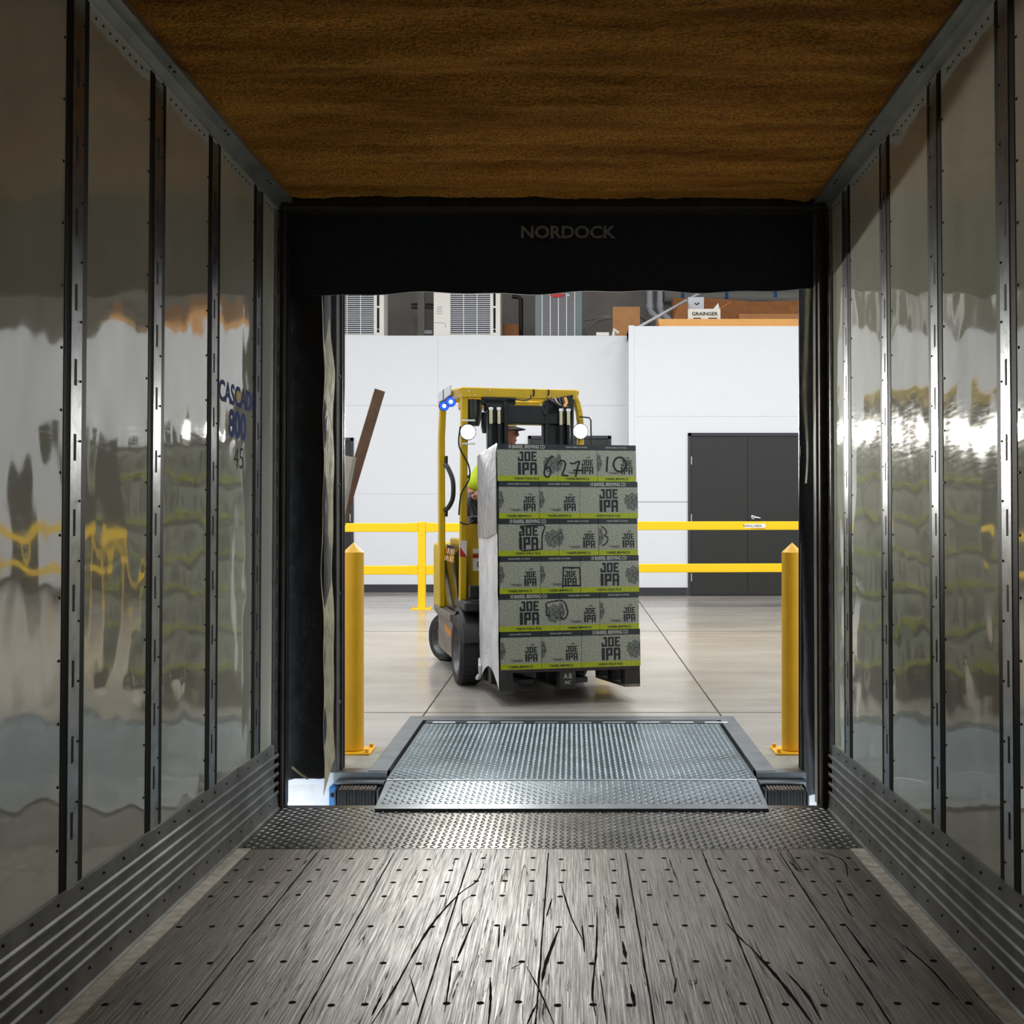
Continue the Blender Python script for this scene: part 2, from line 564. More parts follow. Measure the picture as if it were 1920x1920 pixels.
for pts, wd in (([(740,325),(710,400),(630,460),(520,580),(430,720),(330,900),(230,1050)], 0.008),
                ([(1085,415),(1130,560),(1180,660)], 0.006), ([(1075,615),(1020,760),(1000,850)], 0.011),
                ([(640,540),(645,600),(665,600)], 0.005), ([(690,465),(650,490),(640,540)], 0.004),
                ([(1245,520),(1245,640),(1240,740),(1225,900),(1240,1000)], 0.007), ([(1360,670),(1375,745)], 0.012),
                ([(1395,860),(1415,960)], 0.01), ([(1335,480),(1340,570)], 0.009), ([(770,830),(770,940),(760,1040)], 0.007),
                ([(600,740),(585,860),(565,985)], 0.006), ([(1825,590),(1870,640),(1920,690)], 0.009),
                ([(810,600),(805,700)], 0.006), ([(835,600),(830,650)], 0.006), ([(1600,830),(1590,900)], 0.006),
                ([(930,780),(990,890),(1060,1050)], 0.005), ([(985,930),(950,1000),(930,1050)], 0.006),
                ([(700,560),(650,680),(615,760)], 0.007), ([(1180,600),(1190,720)], 0.007), ([(1045,480),(1020,560)], 0.007),
                ([(865,765),(905,768),(865,790),(905,790)], 0.003), ([(1260,820),(1290,1040)], 0.005),
                ([(290,900),(240,1000)], 0.007), ([(410,820),(450,960)], 0.004)):
    scratch([cp(*p) for p in pts], wd)
for pts, wd in (([(1520,1590),(1576,1608),(1586,1640)], 0.006), ([(1560,1650),(1588,1705),(1600,1715)], 0.005),
                ([(1672,1753),(1735,1806),(1790,1866)], 0.007), ([(1400,1765),(1460,1833),(1520,1912)], 0.012),
                ([(1580,1726),(1616,1775),(1640,1806)], 0.010), ([(1470,1815),(1510,1860),(1535,1905)], 0.009)):
    scratch([fl(*p) for p in pts], wd)
fo = struct(build('floor', mb, None, TR), 'worn grey hardwood plank floor of the trailer', 'floor')

# --- tread plate at the doorway
mb = MB()
mb.box((XL, 4.72, -0.05), (XR, 5.47, 0.001), 'steel_tread_worn')
tread(mb, XL+0.03, XR-0.03, 4.725, 5.41, 0.001, 'steel_tread_worn')
tag(build('tread_plate', mb, None, TR), 'worn raised-lozenge steel plate between plank floor and doorway', 'metal plate')

# --- walls
def side_wall(side):
    X = XL if side < 0 else XR
    sg = 1 if side < 0 else -1                       # towards the inside
    name = 'left' if side < 0 else 'right'
    mb = MB()
    a, b = (X - 0.03*sg, X)
    mb.box((min(a, b), YF, -0.04), (max(a, b), YE, ZT + 0.05), 'lining_sheet')
    def rivet(x, y, z, r=0.0045):
        m = Matrix.Translation((X + 0.0004*sg + x*sg, y, z)) @ Matrix.Rotation(R(90)*sg, 4, 'Y')
        mb.lathe([(r, 0), (r*0.6, 0.0025)], 'rivet_dark', 6, m)
    edges = sorted(POSTS)
    for i, p in enumerate(edges):
        if p < 1.5: continue
        nx = edges[i+1] if i+1 < len(edges) else YE
        q = p + 0.12
        while q < nx - 0.10:
            rivet(0, q, 2.705)
            q += 0.051
        for k in range(14):
            rivet(0, p - 0.085, 0.42 + k*0.165)
    wall = struct(build('wall_' + name, mb, None, TR), 'glossy off-white sheet lining of the trailer %s side' % name, 'wall')
    for p in POSTS:
        if p < 1.5 and p not in (1.365,): continue
        f = MB()
        for s2 in (-1, 1):
            a0, a1 = (p + s2*0.036, p + s2*0.072)
            y0, y1 = min(a0, a1), max(a0, a1)
            # sloped flange, painted dark for the shade of a recess
            o0, o1 = (0.003, 0.0015) if s2 > 0 else (0.0015, 0.003)
            pts = [(X, y0), (X + o0*sg, y0), (X + o1*sg, y1), (X, y1)]
            vs = [(q[0], q[1], z) for z in (0.29, 2.73) for q in pts]
            f.add(vs, [(0,1,2,3), (7,6,5,4), (0,4,5,1), (1,5,6,2), (2,6,7,3), (3,7,4,0)], 'post_recess_shade')
        fo_ = build('wall_post', f, wall, None, True)
        fo_.parent = wall
        st = MB()
        xs = sorted((X, X + 0.0045*sg))
        st.box((xs[0], p-0.036, 0.30), (xs[1], p+0.036, 2.72), 'post_steel', None, 0.0015)
        z = 0.43
        while z < 2.6:
            ys = p - 0.006
            xs2 = sorted((X + 0.0044*sg, X + 0.0050*sg))
            st.box((xs2[0], ys-0.007, z), (xs2[1], ys+0.007, z+0.072), 'slot_black')
            z += 0.2032
        for k in range(15):
            m = Matrix.Translation((X + 0.0045*sg, p+0.027, 0.36 + k*0.163)) @ Matrix.Rotation(R(90)*sg, 4, 'Y')
            st.lathe([(0.004, 0), (0.002, 0.003)], 'rivet_dark', 6, m)
        so = build('slotted_strip', st, fo_)
        so['label'] = 'bright slotted steel strip'
    # rear edge strip with slots
    st = MB()
    xs = sorted((X, X + 0.012*sg))
    st.box((xs[0], 5.33, 0.02), (xs[1], 5.395, 2.72), 'post_steel', None, 0.003)
    z = 0.36
    while z < 2.6:
        xs2 = sorted((X + 0.0119*sg, X + 0.0126*sg))
        st.box((xs2[0], 5.355, z), (xs2[1], 5.368, z+0.07), 'slot_black')
        z += 0.11
    build('wall_post', st, wall)
    # corrugated kick plate
    k = MB()
    prof = [(0.0, 0.305), (0.010, 0.303), (0.012, 0.262)]
    z = 0.255
    for i in range(5):
        prof += [(0.012, z), (0.0175, z-0.006), (0.0175, z-0.014), (0.012, z-0.020)]
        z -= 0.042
    prof += [(0.014, 0.035), (0.016, 0.012), (0.022, 0.005), (0.022, 0.0), (0.0, 0.0)]
    vs = [(X + q*sg, y, zz) for y in (YF, YE) for q, zz in prof]
    m_ = len(prof)
    fs = [(i, (i+1) % m_, (i+1) % m_ + m_, i + m_) for i in range(m_)]
    k.add(vs, fs + [tuple(range(m_)), tuple(range(2*m_-1, m_-1, -1))], 'kick_aluminium')
    y = 1.6
    while y < YE:
        for zz, xx in ((0.283, 0.011), (0.05, 0.013)):
            m = Matrix.Translation((X + xx*sg, y + (0.05 if zz < 0.1 else 0), zz)) @ Matrix.Rotation(R(90)*sg, 4, 'Y')
            k.lathe([(0.005, 0), (0.003, 0.004)], 'rivet_dark', 6, m)
        y += 0.15 if y > 0 else 0.15
    struct(build('baseboard_' + name, k, None, TR, True), 'ribbed aluminium kick plate along the %s trailer wall' % name, 'kick plate')
    # top rail
    t = MB()
    prof = [(0.0, 2.735), (0.007, 2.735), (0.022, 2.764), (0.070, 2.758), (0.070, 2.80), (0.0, 2.80)]
    vs = [(X + q*sg, y, zz) for y in (YF, YE) for q, zz in prof]
    m_ = len(prof)
    fs = [(i, (i+1) % m_, (i+1) % m_ + m_, i + m_) for i in range(m_)]
    t.add(vs, fs + [tuple(range(m_)), tuple(range(2*m_-1, m_-1, -1))], 'rail_aluminium')
    for p in POSTS:
        if p > 1.5:
            for d in (0.0, 0.04):
                t.lathe([(0.005, 0.0), (0.005, 0.003)], 'rivet_dark', 6, Matrix.Translation((X + 0.045*sg, p - 0.02 + d, 2.757)))
    struct(build('trim_1' if side < 0 else 'trim_2', t, None, TR, True), 'aluminium top rail where the %s trailer wall meets the ceiling' % name, 'rail')
    return wall

WL = side_wall(-1)
WR = side_wall(1)

# painted numbers on the left wall
mb = MB()
def on_left(y, z):
    return Matrix.Translation((XL + 0.0008, y, z)) @ Matrix.Rotation(R(90), 4, 'Z')
text_mb(mb, 'CASCADE', 0.085, 'paint_blue', on_left(4.765, 1.80), 0.52, 0.03)
text_mb(mb, '800', 0.116, 'paint_blue', on_left(4.76, 1.685), 0.25, 0.035)
text_mb(mb, '45', 0.085, 'ink_black', on_left(4.78, 1.555), 0.13, -0.008)
lo = build('lettering', mb, WL)
lo['label'] = 'blue painted lettering over black 45'

# --- trailer front wall, foam ceiling
mb = MB()
mb.box((XL-0.03, YF-0.04, -0.04), (XR+0.03, YF, ZT+0.05), 'lining_sheet')
struct(build('wall_front', mb, None, TR), 'off-white front wall of the trailer', 'wall')
mb = MB()
def foam(u, v):
    x = XL + 0.05 + u*(XR - XL - 0.10)
    y = 0.8 + v*(5.33 - 0.8)
    z = ZT - 0.012
    z -= 0.030*(noise.noise(Vector((x*0.55, y*4.2, 0.3))) + 0.5*noise.noise(Vector((x*1.6, y*9.5, 4.3))))
    z -= 0.010*noise.noise(Vector((x*8, y*14, 2.0)))
    z -= 0.004*noise.noise(Vector((x*30, y*34, 7.0)))
    e = min(x - (XL + 0.05), XR - 0.05 - x)
    k = max(0.0, 1 - e/0.06)
    z = z*(1-k) + (ZT + 0.012)*k
    return (x, y, min(z, ZT + 0.02))
mb.grid(lambda u, v: foam(u, v), 220, 380, 'sprayed_foam')
mb.box((XL-0.03, YF, ZT+0.03), (XR+0.03, YE, ZT+0.08), 'rail_aluminium')
mb.box((XL+0.05, YF, ZT-0.004), (XR-0.05, 0.82, ZT+0.03), 'sprayed_foam')
struct(build('ceiling', mb, None, TR, True), 'brown sprayed-foam ceiling of the trailer', 'ceiling')

# --- rear door frame of the trailer
mb = MB()
mb.box((XL-0.03, YE, -0.05), (XL+0.03, 5.52, 2.85), 'frame_dark', None, 0.006)
mb.box((XR-0.044, YE, -0.05), (XR+0.03, 5.52, 2.85), 'frame_dark', None, 0.006)
mb.box((XL, YE-0.02, 2.735), (XR, 5.52, 2.87), 'frame_dark', None, 0.006)
mb.box((XL+0.03, 5.44, 0.01), (XL+0.036, 5.50, 2.735), 'steel_dark')
mb.box((XR-0.052, 5.455, 0.01), (XR-0.044, 5.515, 2.735), 'frame_edge')
struct(build('trim_3', mb, None, TR), 'dark steel rear door frame of the trailer', 'door frame')

# ================================================================== DOCK
YD = 5.97                                                     # outer face of the building
# dock foundation under the doorway, outside ground
mb = MB()
mb.box((-4.0, YD, -1.6), (-0.96, YD+0.3, -0.06), 'dock_face_white')
mb.box((0.96, YD, -1.6), (4.0, YD+0.3, -0.06), 'dock_face_white')
struct(build('wall_dock', mb), 'white painted dock face below the doorway', 'wall')
mb = MB()
mb.box((-12, -6, -1.7), (12, YD, -1.6), 'ground_outside')
struct(build('ground', mb), 'pale ground outside under the trailer', 'ground')

# dock wall above and beside the opening
mb = MB()
mb.box((-9, YD, -0.06), (-1.19, YD+0.2, 8.0), 'wall_white')
mb.box((1.19, YD, -0.06), (9, YD+0.2, 8.0), 'wall_white')
mb.box((-1.19, YD, 2.55), (1.19, YD+0.2, 8.0), 'wall_white')
struct(build('wall_opening', mb), 'dock wall around the loading opening', 'wall')
# jambs
for k, sg in ((4, -1), (5, 1)):
    mb = MB()
    X = 1.178*sg
    a, b = sorted((X, X + 0.05*sg))
    mb.box((a, YD-0.02, 0.004), (b, YD+0.19, 2.56), 'jamb_steel', None, 0.004)
    a, b = sorted((X + 0.004*sg, X - 0.014*sg))
    mb.box((a, YD+0.05, 0.004), (b, YD+0.064, 2.5), 'jamb_steel')
    mb.box((a, YD+0.10, 0.004), (b, YD+0.112, 2.5), 'steel_dark')
    for z in (0.35, 0.9, 1.45, 2.0):
        m = Matrix.Translation((X - 0.001*sg, YD+0.03, z)) @ Matrix.Rotation(R(90)*(-sg), 4, 'Y')
        mb.lathe([(0.010, 0), (0.008, 0.006)], 'steel_edge', 8, m)
    struct(build('trim_%d' % k, mb), 'grey steel %s jamb of the loading opening' % ('left' if sg < 0 else 'right'), 'jamb')

# head curtain
mb = MB()
def headc(u, v):
    x = -1.75 + 3.4*u
    z = 2.341 + (3.5-2.341)*v
    hang = (1-v)**3
    z += hang*(0.006*math.sin(x*7.0) + 0.004*math.sin(x*17+1)) + 0.010*hang*x/1.2
    y = 5.538 - 0.004*(1-v)**2 + 0.003*math.sin(x*3+2)*(1-v)
    return (x, y, z)
mb.grid(lambda u, v: headc(u, v), 90, 20, 'curtain_navy')
mb.grid(lambda u, v: tuple(Vector(headc(1-u, v)) + Vector((0, 0.012, 0))), 90, 20, 'curtain_navy')
for u0 in range(90):
    p = [Vector(headc(u0/90, 0)), Vector(headc((u0+1)/90, 0))]
    mb.quad(p[0], p[0]+Vector((0, .012, 0)), p[1]+Vector((0, .012, 0)), p[1], 'curtain_navy')
hc = tag(build('dock_seal_curtain', mb), 'dark navy head curtain with faded grey lettering above the doorway', 'curtain')
lt = MB()
text_mb(lt, 'NORDOCK', 0.060, 'letter_grey', Matrix.Translation(((1066-1072)*5.528/2222, 5.528, CAMH + (952-435)*5.528/2222)), 178*5.528/2222, 0.03)
lo = build('lettering', lt, hc); lo['label'] = 'faded grey block lettering'

# side pads
mb = MB()
mb.box((-1.85, 5.565, 0.06), (-1.162, 5.73, 3.45), 'curtain_black', None, 0.012, 2)
mb.box((-1.85, 5.60, 0.06), (-1.25, YD-0.003, 3.45), 'curtain_black', None, 0.01)  # unseen backing added to block daylight leaking behind the pad
lp = tag(build('dock_seal_pad', mb), 'wide dark dock pad left of the doorway, curled at its foot', 'dock pad')
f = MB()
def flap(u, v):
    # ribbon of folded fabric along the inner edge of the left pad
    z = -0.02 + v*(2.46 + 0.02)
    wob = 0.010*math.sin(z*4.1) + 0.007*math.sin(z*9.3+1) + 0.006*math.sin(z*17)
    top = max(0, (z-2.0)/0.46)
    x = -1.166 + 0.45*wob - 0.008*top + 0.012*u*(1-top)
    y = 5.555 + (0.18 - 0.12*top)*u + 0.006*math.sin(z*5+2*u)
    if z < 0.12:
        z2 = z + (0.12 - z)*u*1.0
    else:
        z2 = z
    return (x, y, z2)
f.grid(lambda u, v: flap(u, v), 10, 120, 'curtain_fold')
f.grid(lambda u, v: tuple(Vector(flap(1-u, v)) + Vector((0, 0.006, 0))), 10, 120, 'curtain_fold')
fo_ = build('flap', f, lp); fo_['label'] = 'tan edge flap catching warehouse light'
c = MB()
def curl(u, v):
    x = -1.40 + 0.235*u
    a = math.pi*1.15*v
    z = 0.085 - 0.04*math.sin(a) - 0.006*math.sin(9*u) + 0.012*u
    y = 5.60 - 0.045*math.cos(a) + 0.02
    return (x, y, z)
c.grid(lambda u, v: curl(u, v), 24, 10, 'curtain_black')
c.tube([(-1.31, 5.553, 0.12), (-1.27, 5.545, 0.09), (-1.235, 5.55, 0.065)], 0.006, 'curtain_fold', 6)
build('hem', c, lp)

mb = MB()
def rpad(u, v):
    z = -0.03 + v*(3.45+0.03)
    wav = 0.012*math.sin(z*3.3) + 0.010*math.sin(z*7.7+1.2) + 0.006*math.sin(z*13)
    x = 1.104 - 0.010*z + 0.4*wav*(1-u) + 0.6*u
    y = 5.61 + 0.035*math.sin(u*22 + z*1.1)*max(0, 1-u*3) + 0.01*math.sin(z*4+u*9)*(1-u)
    if z < 0.0: x += 0.03*(1-u)*(-z/0.06)
    return (x, y, z)
mb.grid(lambda u, v: rpad(u, v), 60, 110, 'curtain_black')
mb.grid(lambda u, v: tuple(Vector(rpad(1-u, v)) + Vector((0.08, 0.28, 0))), 20, 60, 'curtain_black')
rp = tag(build('dock_seal_pad', mb), 'wrinkled black dock pad hanging right of the doorway', 'dock pad')
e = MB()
def lit_fold(u, v):  # tan fabric strip, its colour and taper painting the highlight on the fold
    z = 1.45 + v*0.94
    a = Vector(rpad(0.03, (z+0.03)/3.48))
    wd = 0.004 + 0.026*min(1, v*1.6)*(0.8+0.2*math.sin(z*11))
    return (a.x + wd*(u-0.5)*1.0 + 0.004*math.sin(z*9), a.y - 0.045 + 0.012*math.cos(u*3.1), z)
e.grid(lambda u, v: lit_fold(u, v), 6, 100, 'curtain_fold')
eo = build('flap', e, rp); eo['label'] = 'tan fabric strip painted as the highlight of a fold'

# dock bumpers with brackets
for sg, lab in ((-1, 'black laminated rubber bumper beside a blue bracket, left of the ramp plate'),
                (1, 'black laminated rubber bumper under the right dock edge beside the ramp plate')):
    root = empty('dock_bumper', Matrix.Translation((1.055*sg, 5.9, -0.2)))
    b = MB()
    for i in range(12):
        x = -0.094 + i*0.0155
        b.box((x, -0.10 - random.uniform(0, 0.006), -0.20), (x+0.0148, 0.055, 0.150 + random.uniform(-0.003, 0.003)), 'rubber_bumper', None, 0.002)
    build('rubber_block', b, root)
    p = MB()
    for i in range(11):
        x = -0.09 + i*0.0165
        p.box((x, -0.092, 0.1505), (x+0.011, 0.005, 0.1545), 'rubber_worn', None, 0.0012)
    build('worn_top', p, root)
    p = MB()
    p.box((-0.122, -0.005, 0.158), (0.122, 0.064, 0.170), 'steel_edge', None, 0.002)
    for s2 in (-1, 1):
        a, b2 = sorted((s2*0.100, s2*0.108))
        p.box((a, -0.10, -0.2), (b2, 0.06, 0.150), 'steel_dark')
    build('bracket', p, root)
    tag(root, lab, 'dock bumper', 'dock bumpers')
    if sg < 0:
        p = MB()
        p.box((-0.15, -0.02, -0.42), (-0.112, 0.065, 0.148), 'bracket_blue', None, 0.003)
        for z in (0.11, -0.02):
            m = Matrix.Translation((-0.131, -0.0195, z)) @ Matrix.Rotation(R(90), 4, 'X')
            p.lathe([(0.012, 0), (0.012, 0.002)], 'slot_black', 10, m)
        q = build('mounting_plate', p, root); q['label'] = 'bright blue steel mounting plate'

# dock edge plates on the floor
mb = MB()
for sg in (-1, 1):
    a, b = sorted((0.93*sg, 1.20*sg))
    mb.box((a, YD-0.005, -0.05), (b, YD+0.09, 0.004), 'steel_edge', None, 0.002)
struct(build('trim_6', mb), 'steel nosing along the dock edge', 'edge trim')

# leveller: frame, deck, lip, rear plate
LW = 0.908
root = empty('dock_leveler', Matrix.Translation((0, 6.6, 0)))
inv = Matrix.Translation((0, -6.6, 0))
f = MB()
for sg in (-1, 1):
    a, b = sorted(((LW+0.022)*sg, (LW+0.12)*sg))
    f.box((a, YD+0.012, -0.25), (b, 7.419, 0.008), 'steel_edge', inv, 0.002)
f.box((-LW-0.12, 7.42, -0.25), (LW+0.12, 7.55, 0.008), 'steel_edge', inv, 0.002)
f.box((-LW-0.02, YD+0.02, -0.62), (LW+0.02, 7.42, -0.55), 'black_void', inv)
build('frame', f, root)
f = MB()
f.box((-LW, 7.325, -0.05), (LW, 7.405, 0.006), 'steel_dark', inv, 0.002)
for i in range(9):
    x = -LW + 0.05 + i*0.21
    f.tube([(x, 7.322-6.6, 0.0), (x+0.14, 7.322-6.6, 0.0)], 0.013, 'steel_edge', 8)
build('hinge_plate', f, root)
f = MB()
f.box((-LW, 5.80, -0.035), (LW, 7.305, 0.004), 'steel_tread_blue', inv)
t = MB(); tread(t, -LW+0.01, LW-0.01, 5.81, 7.295, 0.004, 'steel_tread_blue')
f.add([inv @ Vector(v) for v in t.v], t.f, 'steel_tread_blue')
f.box((-LW, 5.80, -0.16), (LW, 5.86, -0.036), 'steel_dark', inv)
for sg in (-1, 1):
    a, b = sorted((LW*sg, (LW-0.01)*sg))
    f.box((a, 5.80, -0.2), (b, 7.30, -0.03), 'steel_dark', inv)
do = build('deck', f, root); do['label'] = 'blue-grey tread plate deck'
f = MB()
sl = math.atan2(0.0175, 5.785 - 5.31)
L = 0.476
hw0, hw1 = LW-0.004, 0.884
mtx = inv @ Matrix.Translation((0, 5.79, 0.003)) @ Matrix.Rotation(sl, 4, 'X')
vs = []
for z in (-0.022, 0.0):
    vs += [(-hw1, -L, z*0.6), (hw1, -L, z*0.6), (hw0, 0, z), (-hw0, 0, z)]
f.add([mtx @ Vector(v) for v in vs], [(0,3,2,1), (4,5,6,7), (0,1,5,4), (1,2,6,5), (2,3,7,6), (3,0,4,7)], 'steel_edge')
t = MB(); tread(t, -hw1+0.01, hw1-0.01, -L+0.068, -0.012, 0.0, 'steel_tread_blue')
f.add([mtx @ Vector(v) for v in t.v], t.f, 'steel_tread_blue')
f.tube([inv @ Vector((-hw0, 5.793, -0.002)), inv @ Vector((hw0, 5.793, -0.002))], 0.010, 'steel_edge', 10)
lo = build('lip', f, root); lo['label'] = 'hinged lip with bare bright front edge'
tag(root, 'steel tread-plate dock ramp bridging trailer and warehouse floor', 'dock leveler')

# ================================================================== WAREHOUSE SHELL
YB, YBL, XC = 17.98, 18.7, 0.875
mb = MB()
hx = LW + 0.12
for (x0, x1, y0, y1) in ((-9, -hx, YD+0.09, 22), (hx, 9, YD+0.09, 22), (-hx, hx, 7.55, 22)):
    mb.box((x0, y0, -0.06), (x1, y1, 0.0), 'polished_concrete')
for (x0, x1, y0, y1) in ((-9, -hx, YD+0.09, 6.62), (hx, 9, YD+0.09, 6.62)):
    mb.box((x0, y0, 0.0), (x1, y1, 0.0012), 'apron_concrete')
for (x0, x1, y0, y1) in ((-0.958, -0.948, 7.55, 18.6), (0.953, 0.963, 7.55, 18.6), (-9, 9, 7.72, 7.73), (-9, 9, 12.8, 12.81)):
    mb.box((x0, y0, -0.02), (x1, y1, 0.0012), 'joint_dark')
struct(build('floor', mb), 'polished concrete warehouse floor with dark joints', 'floor')

mb = MB()
mb.box((-9, YBL, 0), (XC+0.02, YBL+0.15, 4.05), 'wall_white')
mb.box((-9, YBL-0.004, 2.95), (XC, YBL, 2.956), 'wall_seam')
mb.box((-9, YBL-0.002, 1.55), (XC, YBL, 1.555), 'wall_seam')
mb.box((-2.115, YBL-0.002, 0.12), (-2.11, YBL, 4.0), 'wall_seam')
struct(build('wall_back', mb), 'white back wall under the air-conditioning units', 'wall')
mb = MB()
mb.box((XC, YB, 0), (9, YB+0.15, 4.09), 'wall_white')
mb.box((XC, YB+0.15, 0), (XC+0.15, 22, 4.09), 'wall_white')
mb.box((XC-0.012, YB-0.012, 0.13), (XC+0.075, YB+0.08, 4.10), 'wall_white', None, 0.004)
mb.box((XC, YB-0.002, 2.72), (9, YB, 2.726), 'wall_seam')
mb.box((XC, YB-0.002, 1.42), (1.765, YB, 1.426), 'joint_dark')
struct(build('wall_back', mb), 'white back wall around the dark double doors', 'wall')
for a, b, y0, zt, lb in ((-9, XC, YBL+0.15, 4.05, 'roof deck of the left back rooms'), (XC, 9, YB+0.15, 4.09, 'roof deck of the right back rooms')):
    mb = MB()
    mb.box((a, y0, zt-0.15), (b, 21.3, zt), 'wall_white')
    struct(build('roof_deck', mb), lb, 'deck')
mb = MB()
mb.box((-9, 21.3, 4.0), (9, 21.5, 8.0), 'wall_grey')
struct(build('wall_upper', mb), 'grey upper wall behind the air-conditioning units', 'wall')
mb = MB()
mb.box((-9.2, YD, -0.06), (-9, 21.5, 8.0), 'wall_white')
struct(build('wall_side', mb), 'white far-left warehouse wall', 'wall')
mb = MB()
mb.box((9, YD, -0.06), (9.2, 21.5, 8.0), 'wall_white')
struct(build('wall_side', mb), 'white far-right warehouse wall', 'wall')
mb = MB()
mb.box((-9.2, YD, 8.0), (9.2, 21.5, 8.2), 'wall_white')
struct(build('ceiling', mb), 'white warehouse ceiling', 'ceiling')
mb = MB()
mb.box((-9, YBL-0.012, 0.0), (-5.30, YBL, 0.125), 'base_dark')
mb.box((-3.42, YBL-0.012, 0.0), (-0.70, YBL, 0.125), 'base_dark')
mb.box((0.66, YBL-0.012, 0.0), (XC-0.012, YBL, 0.125), 'base_dark')
struct(build('baseboard_back', mb), 'dark cove base along the back wall', 'baseboard')
mb = MB()
mb.box((XC-0.014, YB-0.024, 0.0), (1.755, YB-0.012, 0.125), 'base_dark')
mb.box((3.58, YB-0.012, 0.0), (4.05, YB, 0.125), 'base_dark')
mb.box((5.30, YB-0.012, 0.0), (9, YB, 0.125), 'base_dark')
struct(build('baseboard_right', mb), 'dark cove base beside the double doors', 'baseboard')

def double_door(num, x0, x1, yw, ztop, lab, handle=True):
    fr = MB()
    fr.box((x0, yw-0.025, 0), (x0+0.05, yw-0.001, ztop), 'base_dark')
    fr.box((x1-0.05, yw-0.025, 0), (x1, yw-0.001, ztop), 'base_dark')
    fr.box((x0, yw-0.025, ztop-0.05), (x1, yw-0.001, ztop), 'base_dark')
    fr.box((x0+0.05, yw-0.008, 0.0), (x1-0.05, yw-0.001, ztop-0.05), 'door_gap')
    d = build('door_%d' % num, fr)
    mid = (x0+x1)/2
    for k, (a, b) in enumerate(((x0+0.056, mid-0.003), (mid+0.003, x1-0.056))):
        m = MB(); m.box((a, yw-0.02, 0.012), (b, yw-0.008, ztop-0.058), 'door_dark')
        lf = build('door_leaf', m, d)
        h = MB()
        for z in (0.28, 1.18, 2.05):
            xx = a - 0.004 if k == 0 else b + 0.004
            h.tube([(xx, yw-0.024, z-0.06), (xx, yw-0.024, z+0.06)], 0.010, 'chrome', 8)
        hi = build('hinge', h, lf); hi['label'] = 'bright metal hinges'
    if handle:
        h = MB()
        h.lathe([(0.036, 0), (0.034, 0.012), (0.022, 0.02), (0.020, 0.05)], 'chrome', 14, Matrix.Translation((mid+0.085, yw-0.02, 1.19)) @ Matrix.Rotation(R(90), 4, 'X'))
        h.tube([(mid+0.085, yw-0.066, 1.19), (mid+0.14, yw-0.068, 1.186), (mid+0.19, yw-0.064, 1.178)], [0.014, 0.012, 0.009], 'chrome', 8)
        ho = build('handle', h, lf); ho['label'] = 'chrome lever handle'
    return struct(d, lab, 'door')
double_door(1, 1.762, 3.57, YB, 2.47, 'dark double doors in the right back wall behind the yellow rail')
double_door(2, -5.27, -3.44, YBL, 2.44, 'dark door edge showing beside the left jamb')
double_door(3, -0.69, 0.62, YBL, 2.47, 'dark double doors behind the loaded forklift', False)
double_door(4, 4.05, 5.27, YB, 2.47, 'dark double doors further right along the back wall', False)

# ================================================================== guard rails
def rail_y(x):
    return 15.60 + 0.06*(x + 2)
def guard_rail(name, x0, x1, posts, zt, zb, lab):
    root = empty(name, Matrix.Translation((x0, rail_y(x0), 0)))
    inv = Matrix.Translation((-x0, -rail_y(x0), 0))
    for z in (zt, zb):
        m = MB()
        a, b = Vector((x0, rail_y(x0), 0)), Vector((x1, rail_y(x1), 0))
        ang = math.atan2(b.y-a.y, b.x-a.x)
        mt = inv @ Matrix.Translation(a) @ Matrix.Rotation(ang, 4, 'Z')
        m.box((0, -0.03, z-0.057), ((b-a).length, 0.03, z+0.057), 'rail_yellow', mt, 0.006)
        for px in posts:
            dd = (px - x0)/(x1-x0)*(b-a).length
            for s2 in (-1, 1):
                c = dd + s2*0.105
                if 0.02 < c < (b-a).length - 0.02:
                    m.box((c-0.055, -0.034, z-0.061), (c+0.055, 0.034, z+0.061), 'rail_yellow', mt, 0.004)
        build('rail', m, root)
    for px in posts:
        m = MB()
        mt = inv @ Matrix.Translation((px, rail_y(px), 0))
        m.box((-0.048, -0.048, 0.012), (0.048, 0.048, zt+0.075), 'rail_yellow', mt, 0.005)
        m.box((-0.13, -0.13, 0.0), (0.13, 0.13, 0.014), 'rail_yellow', mt)
        for sx in (-1, 1):
            for sy in (-1, 1):
                m.lathe([(0.014, 0.014), (0.014, 0.03)], 'rail_yellow', 6, mt @ Matrix.Translation((0.1*sx, 0.1*sy, 0)))
        build('post', m, root)
    return tag(root, lab, 'guard rail', 'yellow guard rails')
gl = guard_rail('guard_rail', -5.2, -0.35, [-4.95, -1.972, -0.45], 1.075, 0.515, 'yellow two-bar guard rail left of the forklift')
gr = guard_rail('guard_rail', 0.30, 5.6, [0.42, 3.56, 5.4], 1.095, 0.53, 'yellow two-bar guard rail with white sticker, right of the loaded pallet')
m = MB()
xs = (1408-1072)*15.8/2222
yy = rail_y(xs) - 0.032
m.box((xs-0.2, yy-0.003, 1.066), (xs+0.2, yy, 1.122), 'label_white')
text_mb(m, 'STAGING AREA', 0.028, 'ink_black', Matrix.Translation((xs, yy-0.004, 1.094)), 0.30, 0.012)
st = build('sticker', m, gr)
st.matrix_parent_inverse = gr.matrix_world.inverted() if False else Matrix.Translation((-0.30, -rail_y(0.30), 0))
st['label'] = 'white sticker with black capitals'

